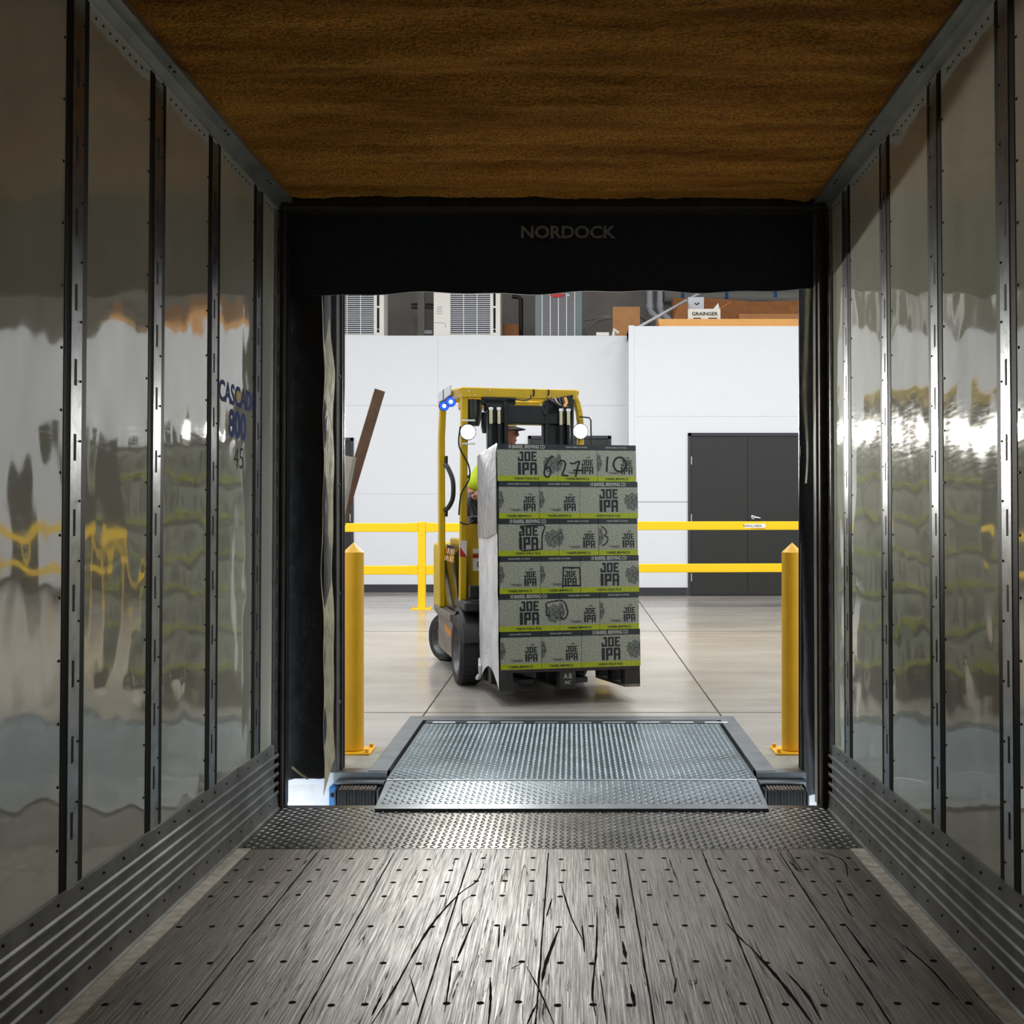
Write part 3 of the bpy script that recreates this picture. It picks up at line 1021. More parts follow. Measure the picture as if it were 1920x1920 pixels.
# ================================================================== bollards
for x, lab in (((664-1072)*6.5/2222, 'yellow steel bollard just inside the left jamb'), ((1484-1072)*6.5/2222, 'yellow steel bollard just inside the right jamb')):
    root = empty('bollard', Matrix.Translation((x, 6.48, 0)))
    m = MB(); m.lathe([(0.0565, 0.015), (0.0565, 1.085)], 'bollard_yellow', 32)
    build('post', m, root)
    m = MB(); m.lathe([(0.057, 1.085), (0.0565, 1.092), (0.0, 1.145)], 'bollard_yellow', 32, None, False)
    build('cap', m, root)
    m = MB(); m.box((-0.105, -0.10, 0.0), (0.105, 0.10, 0.012), 'bollard_yellow', None, 0.002)
    build('base_plate', m, root)
    for sx in (-1, 1):
        for sy in (-1, 1):
            m = MB(); m.lathe([(0.011, 0.012), (0.011, 0.03)], 'bollard_yellow', 6, Matrix.Translation((0.085*sx, 0.075*sy, 0)))
            build('bolt', m, root)
    tag(root, lab, 'bollard', 'yellow bollards')

# ================================================================== boards leaning by the left jamb
def plank(name, p0, p1, wd, th, mat, lab, cat, twist=0.0):
    a, b = Vector(p0), Vector(p1)
    d = b - a
    z = d.normalized()
    x = Vector((0, 1, 0)).cross(z).normalized()
    y = z.cross(x)
    mt = Matrix((( x.x, y.x, z.x, a.x), (x.y, y.y, z.y, a.y), (x.z, y.z, z.z, a.z), (0, 0, 0, 1))) @ Matrix.Rotation(twist, 4, 'Z')
    m = MB()
    m.box((-wd/2, -th/2, 0), (wd/2, th/2, d.length), mat, None, 0.001)
    return tag(build(name, m, None, mt), lab, cat)
plank('leaning_board', (-1.74, 7.00, 0.0), (-1.133, 7.00, 2.03), 0.062, 0.018, 'board_brown', 'long narrow brown board leaning out past the left jamb', 'board', R(20))
plank('leaning_board', (-1.60, 6.84, 0.0), (-1.277, 6.84, 1.63), 0.068, 0.03, 'board_grey', 'shorter pale grey board leaning in front of the long brown one', 'board', R(-30))

# ================================================================== things on top of the back rooms
def X_(px, y):
    return (px - 1072) * y / 2222
def Z_(py, y):
    return CAMH + (952 - py) * y / 2222

def ac_unit(px0, px1, lab):
    Y = 19.15
    x0, x1 = X_(px0, Y), X_(px1, Y)
    w_ = x1 - x0
    root = empty('air_conditioner', Matrix.Translation((x0, Y, 4.05)))
    zb, H, D = 0.055, 1.36, 0.40
    m = MB()
    g0, g1 = 0.245*w_, 0.855*w_
    m.box((0, 0, zb), (g0, D, H), 'ac_cream', None, 0.006)
    m.box((g1, 0, zb), (w_, D, H), 'ac_cream', None, 0.006)
    m.box((g0-0.01, 0, H-0.05), (g1+0.01, D, H), 'ac_cream')
    m.box((g0-0.01, 0, zb), (g1+0.01, D, zb+0.03), 'ac_cream')
    m.box((g0-0.01, 0.07, zb+0.02), (g1+0.01, D, H-0.04), 'ac_dark')
    build('cabinet', m, root)
    m = MB()
    z = zb + 0.045
    while z < H - 0.06:
        m.tube([(g0, 0.012, z), (g1, 0.012, z)], 0.0065, 'ac_wire', 6)
        z += 0.0335
    for k in range(4):
        x = g0 + (g1-g0)*(k/3)*0.995 + 0.002
        m.tube([(x, 0.002, zb+0.03), (x, 0.002, H-0.05)], 0.007, 'ac_wire', 6)
    go = build('grille', m, root); go['label'] = 'white wire grille'
    m = MB()
    for z0 in (0.06, 0.12, 0.49, 0.86):
        h = 0.05 if z0 == 0.06 else 0.34
        m.box((g1 + 0.28*(w_-g1), -0.002, zb+z0), (g1 + 0.52*(w_-g1), 0.002, zb+z0+h), 'slot_black')
    build('vent_slot', m, root)
    m = MB()
    for k in range(4):
        m.box((0.05, -0.003, zb+0.36+0.035*k), (0.14, 0.001, zb+0.372+0.035*k), 'platform_grey')
    m.tube([(0.01, -0.004, zb+0.22), (0.15, -0.004, zb+0.22), (0.19, -0.004, zb+0.20), (0.20, -0.004, zb+0.14)], 0.004, 'platform_grey', 6)
    build('louvre', m, root)
    m = MB()
    m.box((-0.05, -0.06, 0.0), (w_+0.06, 0.0, 0.05), 'platform_grey')
    m.box((-0.05, D, 0.0), (w_+0.06, D+0.06, 0.05), 'platform_grey')
    m.box((0.05, -0.02, 0.05), (0.11, D+0.02, 0.056), 'platform_grey')
    m.box((w_-0.11, -0.02, 0.05), (w_-0.05, D+0.02, 0.056), 'platform_grey')
    build('base_rail', m, root)
    return tag(root, lab, 'air conditioner', 'cream air-conditioning units')
ac_unit(594, 720, 'cream air-conditioning unit half hidden by the left jamb, on the back wall')
ac_unit(813, 938, 'cream air-conditioning unit on the back wall, nearest to the grey one')

Y = 19.15
x0, x1 = X_(1003, Y), X_(1092, Y)
root = empty('condenser_unit', Matrix.Translation((x0, Y, 4.05)))
w_ = x1-x0
m = MB()
m.box((0, 0.004, 0.05), (w_, w_, 0.98), 'ac_grey', None, 0.03, 2)
m.box((0.0, 0.0, 0.93), (w_, w_, 1.0), 'ac_grey', None, 0.02)
build('cabinet', m, root)
m = MB()
m.box((0.115, -0.004, 0.06), (w_-0.125, 0.002, 0.93), 'ac_louvre_dark')
z = 0.075
while z < 0.92:
    m.box((0.118, -0.012, z), (w_-0.128, -0.002, z+0.0085), 'ac_louvre')
    z += 0.019
for k in range(5):
    x = 0.115 + k*(w_-0.24)/4.0
    m.box((x-0.005, -0.016, 0.06), (x+0.007, 0.0, 0.93), 'ac_wire')
lo = build('louvre', m, root); lo['label'] = 'grey slatted louvre panel'
m = MB()
m.lathe([(0.5, 0), (0.45, 0.02)], 'badge_red', 20, Matrix.Translation((0.36, -0.016, 0.715)) @ Matrix.Rotation(R(90), 4, 'X') @ Matrix.Scale(0.23, 4, (1, 0, 0)) @ Matrix.Scale(0.07, 4, (0, 1, 0)) @ Matrix.Scale(0.3, 4, (0, 0, 1)))
m.box((0.50, -0.020, 0.70), (0.56, -0.014, 0.735), 'pipe_white')
bo = build('badge', m, root); bo['label'] = 'red oval badge'
m = MB()
m.box((-0.12, -0.06, 0.0), (w_+0.16, w_, 0.045), 'platform_grey', None, 0.004)
build('base_pad', m, root)
m = MB()
m.box((0.0, -0.006, 0.735), (0.09, -0.001, 0.80), 'ink_black')
m.box((0.02, -0.008, 0.75), (0.07, -0.005, 0.785), 'label_white')
m.box((0.035, -0.009, 0.757), (0.055, -0.007, 0.778), 'ink_black')
so = build('warning_label', m, root); so['label'] = 'small black and white warning label'
tag(root, 'grey slatted condenser unit with red badge on the back wall', 'air conditioner')

def pipe(name, pts, r, mat, lab, cat='pipe', group=None, rings=()):
    m = MB()
    m.tube(pts, r, mat, 12)
    for (p, q) in rings:
        m.tube([p, q], r*1.18, mat, 12)
    return tag(build(name, m), lab, cat, group)
Yp = 20.6
m = MB()
m.box((X_(783, Yp), Yp, 4.05), (X_(796, Yp), Yp+0.12, 7.2), 'pipe_grey')
tag(build('wall_conduit', m), 'vertical grey conduit on the upper wall between the cream units', 'conduit')
m = MB()
for k, z in enumerate((4.14, 4.20)):
    m.box((X_(769, Yp), Yp+0.14, z), (X_(812, Yp), Yp+0.2, z+0.035), 'pipe_black')
for k, z in enumerate((4.82, 4.88)):
    m.box((X_(769, Yp), Yp+0.14, z), (X_(812, Yp), Yp+0.2, z+0.035), 'pipe_black')
m.box((X_(796, Yp), Yp+0.0, 4.36), (X_(810, Yp), Yp+0.15, 4.42), 'pipe_white')
tag(build('pipe_clamp', m), 'dark clamp bars crossing the grey conduit', 'clamp')
pipe('cable', smooth_line([(X_(796, 20), 20, 4.05), (X_(800, 20), 20, 4.14), (X_(806, 20), 20, 4.2), (X_(815, 20), 20, 4.24)]), 0.016, 'pipe_white', 'short white cable curving up beside the grey conduit', 'cable')
Yb = 19.9
pipe('drain_pipe', [(X_(960, Yb), Yb, Z_(556, Yb)), (X_(972, Yb), Yb, Z_(557, Yb)), (X_(977, Yb), Yb, Z_(561, Yb)), (X_(977, Yb), Yb, 4.05)], 0.036, 'pipe_black', 'black elbow pipe running down left of the grey condenser')
pipe('cable', [(X_(971, 20.2), 20.2, 5.6), (X_(972, 20.2), 20.2, 4.05)], 0.008, 'pipe_grey', 'thin vertical grey wire beside the black elbow pipe', 'cable')
pipe('conduit', smooth_line([(X_(1094, 20.3), 20.3, Z_(600, 20.3)), (X_(1120, 20.3), 20.3, Z_(596, 20.3)), (X_(1150, 20.3), 20.3, Z_(590, 20.3)), (X_(1190, 20.3), 20.3, Z_(589, 20.3)), (X_(1215, 21.3), 21.31, Z_(589, 20.3))]), 0.02, 'pipe_grey', 'upper grey conduit curving from the condenser to the cardboard box', 'conduit')
pipe('conduit', smooth_line([(X_(1096, 20.1), 20.1, Z_(628, 20.1)), (X_(1103, 20.1), 20.1, Z_(614, 20.1)), (X_(1120, 20.1), 20.1, Z_(602, 20.1)), (X_(1150, 20.1), 20.1, Z_(596, 20.1)), (X_(1200, 21.3), 21.31, Z_(596, 20.1))]), 0.03, 'pipe_grey', 'lower grey hose looping behind the condenser', 'hose')
def carton_box(name, px0, px1, py0, py1, Y, depth, mat, lab, seam=True, z=None):
    m = MB()
    z0 = Z_(py1, Y) if z is None else z
    m.box((X_(px0, Y), Y, z0), (X_(px1, Y), Y+depth, Z_(py0, Y)), mat, None, 0.004)
    o = build(name, m)
    return tag(o, lab, 'box')
carton_box('cardboard_box', 943, 973, 607, 630, 19.68, 0.15, 'cardboard_dark', 'small brown cardboard box beside the black elbow pipe', z=4.05)
carton_box('cardboard_box', 1149, 1200, 575, 625, 19.2, 0.4, 'cardboard', 'plain tan cardboard box standing at the wall corner', z=4.05)
for k, (px, lab) in enumerate(((1218, 'left'), (1237, 'right'))):
    Yq = 20.9 if k == 0 else 21.0
    pts = [(X_(px, Yq), Yq, 6.8), (X_(px, Yq), Yq, Z_(578, Yq)), (X_(px+2, Yq), Yq, Z_(585, Yq)), (X_(px+16, Yq), Yq, Z_(598, Yq)), (X_(px+20, Yq), Yq, Z_(606, Yq)), (X_(px+20, Yq), Yq, 4.09)]
    pipe('drain_pipe', pts, 0.055, 'pipe_white', 'white plastic pipe with elbow, %s one of the pair behind the wall corner' % lab, 'pipe', 'white plastic pipes', ((pts[1], (pts[1][0], Yq, pts[1][2]+0.09)), (pts[3], pts[4])))
pipe('pole', [(X_(1196, 18.35), 18.35, 4.09+0.036), (X_(1318, 19.2), 19.2, Z_(546, 19.2))], 0.022, 'pipe_white', 'thin white pole lying diagonally across the boxes', 'pole')
m = MB()
for s0, s1 in ((1245, 1700),):
    m.tube([(X_(s0, 21.18), 21.18, Z_(556, 21.18)), (X_(s1, 21.18), 21.18, Z_(560, 21.18))], 0.11, 'pipe_grey', 14)
ro = build('insulated_pipe', m)
for p in (1279, 1361, 1452):
    t = MB(); t.tube([(X_(p-3, 21.18), 21.18, Z_(556.3, 21.18)), (X_(p+3, 21.18), 21.18, Z_(556.4, 21.18))], 0.114, 'tape_blue', 14)
    to = build('tape_band', t, ro); to['label'] = 'blue tape band'
tag(ro, 'horizontal grey pipe with blue tape bands at the upper wall', 'pipe')
# flat cardboard on the right room
Yc = 18.3
m = MB()
for k in range(4):
    zz = 4.09 + k*0.042
    m.box((X_(1238, Yc) - 0.01*k, Yc + 0.01*k, zz), (X_(1494, Yc) + 0.9 + 0.02*k, Yc+1.0, zz+0.040), 'cardboard_light', Matrix.Translation((0, 0, 0)), 0.002)
tag(build('cardboard_sheets', m), 'flat stack of pale orange cardboard lying along the wall top', 'cardboard')
m = MB()
Yd = 19.35
m.prism([(X_(1262, Yd), 4.09), (X_(1262, Yd), Z_(559, Yd)), (X_(1338, Yd), Z_(559, Yd)), (X_(1420, Yd), Z_(566, Yd)), (X_(1493, Yd), Z_(563, Yd)), (X_(1560, Yd), Z_(566, Yd)), (X_(1560, Yd), 4.09)], (Yd, Yd+0.35), 'cardboard_dark')
m.box((X_(1385, Yd), Yd-0.03, 4.09), (X_(1560, Yd), Yd-0.005, Z_(589, Yd)), 'cardboard')
tag(build('cardboard_box', m), 'large brown opened carton behind the flat orange cardboard', 'box')
root = empty('cardboard_box', Matrix.Translation((X_(1290, 18.5), 18.5, 4.262)))
m = MB()
w2 = X_(1351, 18.5) - X_(1290, 18.5)
h2 = Z_(579, 18.5) - 4.262
m.box((0, 0, 0), (w2, 0.3, h2), 'label_white', None, 0.004)
m.box((0.02, 0.02, h2-0.001), (w2-0.02, 0.28, h2+0.002), 'slot_black')
build('body', m, root)
m = MB()
fmt = Matrix.Translation((w2, 0.0, h2)) @ Matrix.Rotation(R(-32), 4, 'Y')
m.box((0, 0, 0), (0.20, 0.26, 0.008), 'cardboard', fmt)
m.prism([(w2*0.78, h2), (w2*0.97, h2), (w2*0.93, h2+0.09)], (0.0, 0.012), 'label_white')
build('flap', m, root)
m = MB()
text_mb(m, 'GRAINGER', 0.058, 'ink_black', Matrix.Translation((w2*0.52, -0.002, h2*0.56)), w2*0.80, 0.03)
m.box((w2*0.16, -0.002, h2*0.13), (w2*0.40, -0.001, h2*0.22), 'ink_black')
m.box((w2*0.62, -0.002, h2*0.13), (w2*0.90, -0.001, h2*0.22), 'ink_black')
build('lettering', m, root)
tag(root, 'open white box with black capitals on the orange cardboard stack', 'box')
m = MB()
m.box((X_(1290, 18.62), 18.62, 4.262+h2+0.003), (X_(1320, 18.62), 18.86, Z_(557, 18.62)), 'pipe_white', None, 0.004)
m.tube([(X_(1303, 18.6), 18.619, Z_(568, 18.6)), (X_(1307, 18.6), 18.619, Z_(571, 18.6)), (X_(1311, 18.6), 18.619, Z_(567, 18.6))], 0.012, 'carton_band', 6)
tag(build('small_box', m), 'small grey-white box with dark emblem perched on the open white box', 'box')
m = MB()
Yk = 18.56
m.prism([(X_(1262, Yk), 4.262), (X_(1272, Yk), Z_(572, Yk)), (X_(1290, Yk), Z_(567, Yk)), (X_(1292, Yk), 4.262)], (Yk, Yk+0.14), 'cardboard_dark')
tag(build('cardboard_scrap', m), 'crumpled brown cardboard scrap left of the open white box', 'cardboard')
m = MB()
Yv = 18.72
m.tube([(X_(1118, Yv), Yv+0.05, 4.08), (X_(1142, Yv), Yv+0.05, 4.08)], 0.035, 'label_white', 10)
m.tube([(X_(1150, Yv), Yv+0.05, 4.05), (X_(1152, Yv), Yv+0.05, 4.16), (X_(1160, Yv), Yv+0.05, 4.10)], 0.03, 'label_white', 8)
tag(build('cloth_bundle', m), 'small white bundle on the wall top beside the tan box', 'bundle')

# ================================================================== LOAD: pallet, cartons, film
TH = R(13.6)
OX, OY = -0.045, 8.04
c_, s_ = math.cos(TH), math.sin(TH)
Z0 = 0.104
LD = Matrix.Translation((OX, OY, Z0)) @ Matrix.Rotation(TH, 4, 'Z') @ Matrix.Rotation(R(-3.4), 4, 'X')
PH = 0.142
U0, U1 = -0.4485, 0.5325
# pallet
root = empty('pallet', LD)
m = MB()
for i in range(7):
    v = 0.0 + i*0.116
    m.box((U0, v, PH-0.022), (U1, v+0.100, PH-0.0005), 'pallet_dark', None, 0.002)
build('deck_board', m, root)
for u0, u1 in ((U0, U0+0.09), (-0.035, 0.075), (U1-0.11, U1)):
    for v0 in (0.0, 0.35, 0.69):
        m = MB(); m.box((u0, v0, 0.020), (u1, v0+0.11, PH-0.022), 'pallet_dark', None, 0.002)
        if v0 == 0.0 and u0 < 0 < u1:
            text_mb(m, 'A-B', 0.034, 'print_pale', Matrix.Translation((0.02, -0.0015, 0.088)), 0.056)
            text_mb(m, 'INC', 0.024, 'print_pale', Matrix.Translation((0.02, -0.0015, 0.045)), 0.042)
        build('block', m, root)
for u0, u1 in ((U0, U0+0.1), (-0.035, 0.075), (U1-0.11, U1)):
    m = MB(); m.box((u0, 0.0, 0.0), (u1, 0.80, 0.020), 'pallet_wood' if u0 > 0.3 else 'pallet_dark', None, 0.002)
    build('bottom_board', m, root)
tag(root, 'dark pallet with white stencilled letters under the carton stack', 'pallet')

# artwork of a carton face
LET = {
 'J': [(.30,.80,1,1), (.66,0,1,.85), (0,0,.7,.2), (0,0,.32,.42)],
 'O': [(0,0,.33,1), (.67,0,1,1), (.3,.82,.7,1), (.3,0,.7,.18)],
 'E': [(0,0,.36,1), (.3,.82,1,1), (.3,.42,.86,.60), (.3,0,1,.18)],
 'I': [(0,.0,1,1)],
 'P': [(0,0,.36,1), (.3,.82,1,1), (.66,.36,1,.9), (.3,.36,.7,.54)],
 'A': [(0,0,.34,1), (.66,0,1,.92), (.3,.82,.9,1), (.3,.36,.7,.52)],
}
def logo(mb, x, z, W, hj, hi, gap, y):
    """stacked block letters, lower-left corner at x,z"""
    q = 0.0
    for ch, wl in (('J', .29), ('O', .31), ('E', .28)):
        for r in LET[ch]:
            a = (x + W*(q + wl*r[0]), z + hi + gap + hj*r[1]); b = (x + W*(q + wl*r[2]), z + hi + gap + hj*r[3])
            mb.quad((a[0], y, a[1]), (b[0], y, a[1]), (b[0], y, b[1]), (a[0], y, b[1]), 'print_dark')
        q += wl + 0.055
    q = 0.0
    for ch, wl in (('I', .16), ('P', .36), ('A', .36)):
        for r in LET[ch]:
            a = (x + W*(q + wl*r[0]), z + hi*r[1]); b = (x + W*(q + wl*r[2]), z + hi*r[3])
            mb.quad((a[0], y, a[1]), (b[0], y, a[1]), (b[0], y, b[1]), (a[0], y, b[1]), 'print_dark')
        q += wl + 0.06

CH = 0.2545
WL_, WS_ = 0.419, 0.281
def blob(mb, cx, cz, rx, rz, y, xmin, xmax, seed):
    rnd = random.Random(seed)
    pts = []
    for i in range(26):
        a = 2*math.pi*i/26
        r = rnd.uniform(0.78, 1.12)
        pts.append((min(max(cx + rx*r*math.cos(a), xmin), xmax), cz + rz*r*math.sin(a)))
    mb.add([(p[0], y, p[1]) for p in pts], [tuple(range(26))], 'print_smudge')

def carton_mesh(wd, dp):
    m = MB()
    zb, zt = CH*0.145, CH*0.845
    g = 0.0012
    for z0, z1, mt in ((0.0, zb, 'carton_lime'), (zb, zt, 'carton_print'), (zt, CH-0.001, 'carton_band')):
        x0, x1, y0, y1 = g, wd-g, 0.0, dp
        vs = [(x0,y0,z0),(x1,y0,z0),(x1,y1,z0),(x0,y1,z0),(x0,y0,z1),(x1,y0,z1),(x1,y1,z1),(x0,y1,z1)]
        fs = [(0,1,5,4), (1,2,6,5), (2,3,7,6), (3,0,4,7)]
        if z0 == 0.0: fs.append((0,3,2,1))
        if z1 > zt + 0.01: fs.append((4,5,6,7))
        m.add(vs, fs, mt)
    return m.mesh('carton')
wide_me = carton_mesh(WL_, WS_)
slim_me = carton_mesh(WS_, WL_)
def art_wide():
    m = MB(); y = -0.0012
    logo(m, 0.142, CH*0.175, 0.132, 0.066, 0.084, 0.008, y)
    text_mb(m, '10 BARREL BREWING CO', 0.026, 'print_pale', Matrix.Translation((0.205, y, CH*0.925)), 0.252, 0.02)
    text_mb(m, 'INDIA PALE ALE', 0.015, 'print_dark', Matrix.Translation((0.205, y, CH*0.072)), 0.168, 0.02)
    blob(m, 0.385, CH*0.47, 0.066, 0.064, -0.0006, 0.31, WL_-0.002, 3)
    return m.mesh('lettering')
def art_slim():
    m = MB(); y = -0.0012
    logo(m, 0.170, CH*0.20, 0.083, 0.041, 0.052, 0.006, y)
    text_mb(m, '10B', 0.010, 'print_dark', Matrix.Translation((0.217, y, CH*0.645)), 0.028, 0.01)
    text_mb(m, 'DRINK BEER OUTSIDE', 0.010, 'print_pale', Matrix.Translation((0.136, y, CH*0.925)), 0.150, 0.01)
    text_mb(m, '10 BARREL BREWING CO', 0.016, 'print_dark', Matrix.Translation((0.140, y, CH*0.072)), 0.165, 0.02)
    for zz, a, b in ((0.245, 0.07, 0.155), (0.225, 0.085, 0.15), (0.20, 0.095, 0.145)):
        m.quad((a, y, CH*zz), (b, y, CH*zz), (b, y, CH*zz+0.0025), (a, y, CH*zz+0.0025), 'print_dark')
    blob(m, 0.004, CH*0.45, 0.032, 0.046, -0.0006, 0.002, 0.05, 5)
    blob(m, 0.010, CH*0.66, 0.018, 0.020, -0.0006, 0.002, 0.05, 8)
    return m.mesh('lettering')
aw, as_ = art_wide(), art_slim()
rows = ['top', 'second', 'third', 'fourth', 'fifth', 'bottom']
cols = ['left', 'middle', 'right']
cart = {}
for r in range(6):                                         # r = 0 is the top row
    z = PH + (5 - r)*CH
    order = ('w', 's', 's') if r % 2 == 0 else ('s', 's', 'w')
    x = U0 + (0.004 if r % 2 else 0.0) + (-0.002, 0.003, 0.001, 0.002, 0.0, 0.003)[r]
    for k, t in enumerate(order):
        o = link('beer_carton', wide_me if t == 'w' else slim_me, None, LD @ Matrix.Translation((x, random.uniform(-0.002, 0.002) + 0.002, z)))
        a = link('lettering', aw if t == 'w' else as_, o)
        a['label'] = 'dark block lettering and faint smudged picture'
        extra = {(0, 0): ', marked with a black 6', (0, 1): ', marked with a black 27', (0, 2): ', marked with a black 10', (2, 0): ', lettering outlined in marker', (2, 2): ', with a marker loop', (3, 1): ', lettering boxed in marker', (4, 0): ', with a marker-ringed picture', (4, 1): ', with marker strokes at its left edge'}.get((r, k), '')
        rn = rows[r] + ' row'
        tag(o, ('wide' if t == 'w' else 'narrow') + ' lime-banded carton, %s of the %s' % (cols[k], rn) + extra, 'carton', 'lime-banded cartons stacked on the pallet')
        cart[(r, k)] = (o, x, z)
        x += WL_ if t == 'w' else WS_

# handwriting in black marker, drawn on the carton it is on
def mark(r, k, strokes, wd=0.011):
    o, x, z = cart[(r, k)]
    m = MB()
    for s in strokes:
        P = smooth_line([(q[0] - (x - U0), q[1]) for q in s], 5) if len(s) > 2 else [Vector((q[0] - (x - U0), q[1], 0)) for q in s]
        ribbon(m, [(p.x, p.y) for p in P], wd, 'ink_black', -0.0022)
    mo = build('marker_writing', m, o)
    mo['label'] = 'black marker strokes'
def c7(L, top=75.0):
    return [((x-62)/1783.0, CH - (y-top)/1845.0) for x, y in L]
mark(0, 0, [c7([(752,225),(700,262),(655,350),(638,440),(655,485),(690,488),(716,440),(714,390),(690,365),(655,392)])])
mark(0, 1, [c7([(818,318),(840,288),(885,285),(903,320),(890,390),(858,462)]), c7([(858,465),(940,475)]), c7([(960,305),(1000,320),(1080,290),(1060,360),(1030,490)]), c7([(1000,405),(1110,405)])])
mark(0, 2, [c7([(1440,222),(1425,420)]), c7([(1595+80*math.cos(a*0.3307), 325+92*math.sin(a*0.3307)) for a in range(20)])], 0.013)
mark(2, 0, [c7([(335,1105),(480,1098),(630,1102),(615,1180),(600,1250),(600,1395)], 1010), c7([(600,1395),(530,1402),(430,1408),(336,1398),(334,1230)], 1010), c7([(334,1230),(328,1190),(375,1165),(345,1130),(335,1105)], 1010)], 0.009)
mark(2, 2, [c7([(1347,1112),(1395,1145),(1412,1200),(1385,1228),(1425,1255),(1422,1300),(1385,1345),(1348,1355)], 1010)], 0.008)
def c8(L, top):
    return [((x-75)/1783.0, CH - (y-top)/1845.0) for x, y in L]
mark(3, 1, [c8([(862,238),(1080,243)], 88), c8([(1080,243),(1086,470)], 88), c8([(1086,468),(868,466)], 88), c8([(876,240),(862,498)], 88)], 0.009)
mark(4, 0, [c8([(815,650),(665,680),(655,740),(658,825),(690,832),(690,860)], 560), c8([(770,868),(800,872)], 560)], 0.008)
mark(4, 1, [c8([(826,652),(858,660),(892,690),(912,765),(922,800),(905,855),(870,888),(850,885),(838,862),(828,866)], 560)], 0.009)

# stretch film round the sides
def film(m, u0, v0, u1, v1, z0, z1, seed, nu=16, nv=60, sag=0.0):
    def f(a, b):
        z = z0 + (z1-z0)*b
        d = 0.004*noise.noise(Vector((a*4 + seed, z*5, 1.1))) + 0.0025*noise.noise(Vector((a*11, z*13 + seed, 3.1)))
        du, dv = u1-u0, v1-v0
        L = math.hypot(du, dv)
        zz = z
        if sag and b < 0.12:
            zz = z + sag*math.sin(math.pi*a)*(0.12-b)/0.12
        return (u0 + du*a + dv/L*d, v0 + dv*a - du/L*d, zz)
    m.grid(f, nu, nv, 'stretch_film')
m = MB()
film(m, U0-0.006, 0.80, U0-0.006, 0.002, 0.012, PH + 6*CH + 0.003, 1, 16, 90, 0.13)
film(m, U1+0.007, 0.30, U1+0.007, 0.80, 0.10, PH + 6*CH - 0.01, 4)
film(m, U1+0.007, 0.80, U0-0.006, 0.80, 0.10, PH + 6*CH - 0.01, 7)
def cf(a, b):
    z = PH + 3.62*CH + (2.36*CH)*b - (0.02*math.sin(math.pi*a))*(1-b)
    return (U0 - 0.0115 - 0.002*noise.noise(Vector((a*5, z*7, 9))), 0.80 - 0.795*a, z)
m.grid(cf, 10, 40, 'film_clear_grey')
m.tube([(U0-.012, 0.78, 0.17), (U0-.02, 0.70, 0.12), (U0-.015, 0.74, 0.06), (U0-.03, 0.76, 0.03), (U0-.02, 0.80, 0.05)], [0.008, 0.014, 0.010, 0.016, 0.008], 'stretch_film', 8)
fm = tag(build('stretch_wrap', m, None, LD), 'crinkled whitish stretch wrap round the sides of the carton stack', 'plastic wrap')

# ================================================================== FORKLIFT
FK = Matrix.Translation((OX - 0.10*c_, OY - 0.10*s_, 0)) @ Matrix.Rotation(TH, 4, 'Z')
fk = empty('forklift', FK)
tag(fk, 'yellow forklift with lit headlights carrying the wrapped carton stack', 'forklift')
def part(name, m, parent=fk, label=None, mtx=None, fix=False):
    o = build(name, m, parent, mtx, fix)
    if label: o['label'] = label
    return o
FW = 0.49
# wheels
def wheel(u, v, rad, wd, steer, name='wheel'):
    sg = -1 if u < 0 else 1
    mt = Matrix.Translation((u, v, rad)) @ Matrix.Rotation(steer, 4, 'Z') @ Matrix.Rotation(R(90)*sg, 4, 'Y')
    m = MB()
    h = wd/2
    m.lathe([(rad*0.70, -h), (rad*0.93, -h), (rad, -h*0.72), (rad, h*0.72), (rad*0.93, h), (rad*0.74, h), (rad*0.72, h*0.9)], 'tyre_rubber', 40, None, False)
    for k in range(40):
        a = 2*math.pi*k/40
        m.box((-0.012, -h*0.66, rad-0.006), (0.012, h*0.66, rad+0.003), 'tyre_rubber', Matrix.Rotation(a, 4, 'Z') @ Matrix.Rotation(R(90), 4, 'X') @ Matrix.Rotation(0, 4, 'X'))
    o = part(name, m, fk, None, mt)
    m = MB()
    m.lathe([(rad*0.74, h*0.93), (rad*0.70, h*0.96), (rad*0.66, h*0.7), (rad*0.60, h*0.35), (rad*0.28, h*0.30), (rad*0.24, h*0.62), (rad*0.0, h*0.64)], 'rim_metal', 32, None, False)
    for k in range(6):
        a = 2*math.pi*k/6
        m.lathe([(0.012, h*0.3), (0.012, h*0.3+0.02)], 'rim_metal', 6, Matrix.Translation((rad*0.42*math.cos(a), rad*0.42*math.sin(a), 0)))
    r_ = part('rim', m, o)
    r_['label'] = 'grey dished steel rim'
    return o
wheel(-FW+0.088, 1.10, 0.266, 0.178, 0)
wheel(FW-0.088, 1.10, 0.266, 0.178, 0)
wheel(-FW+0.115, 2.52, 0.203, 0.13, R(24))
wheel(FW-0.115, 2.52, 0.203, 0.13, R(24))
# chassis, counterweight, side covers
m = MB()
m.box((-0.30, 0.93, 0.10), (0.30, 2.30, 0.50), 'truck_black', None, 0.01)
m.box((-0.30, 2.28, 0.22), (0.30, 2.75, 0.42), 'truck_black', None, 0.01)
part('chassis', m)
m = MB()
m.box((-0.45, 2.36, 0.42), (0.45, 2.86, 1.03), 'truck_yellow', None, 0.05, 3)
part('counterweight', m)
m = MB()
for sg in (-1, 1):
    pts = [(0.405*sg, 0.50), (0.445*sg, 0.95), (0.40*sg, 1.02), (0.1*sg, 1.04), (0.1*sg, 0.5)]
    if sg > 0: pts = pts[::-1]
    m.prism(pts, (1.52, 2.36), 'gloss_black')
part('battery_cover', m, fk, 'glossy black side covers', None, True)
m = MB()
m.box((-0.36, 1.50, 1.02), (0.36, 2.40, 1.075), 'truck_yellow', None, 0.015, 2)
hood = part('hood', m)
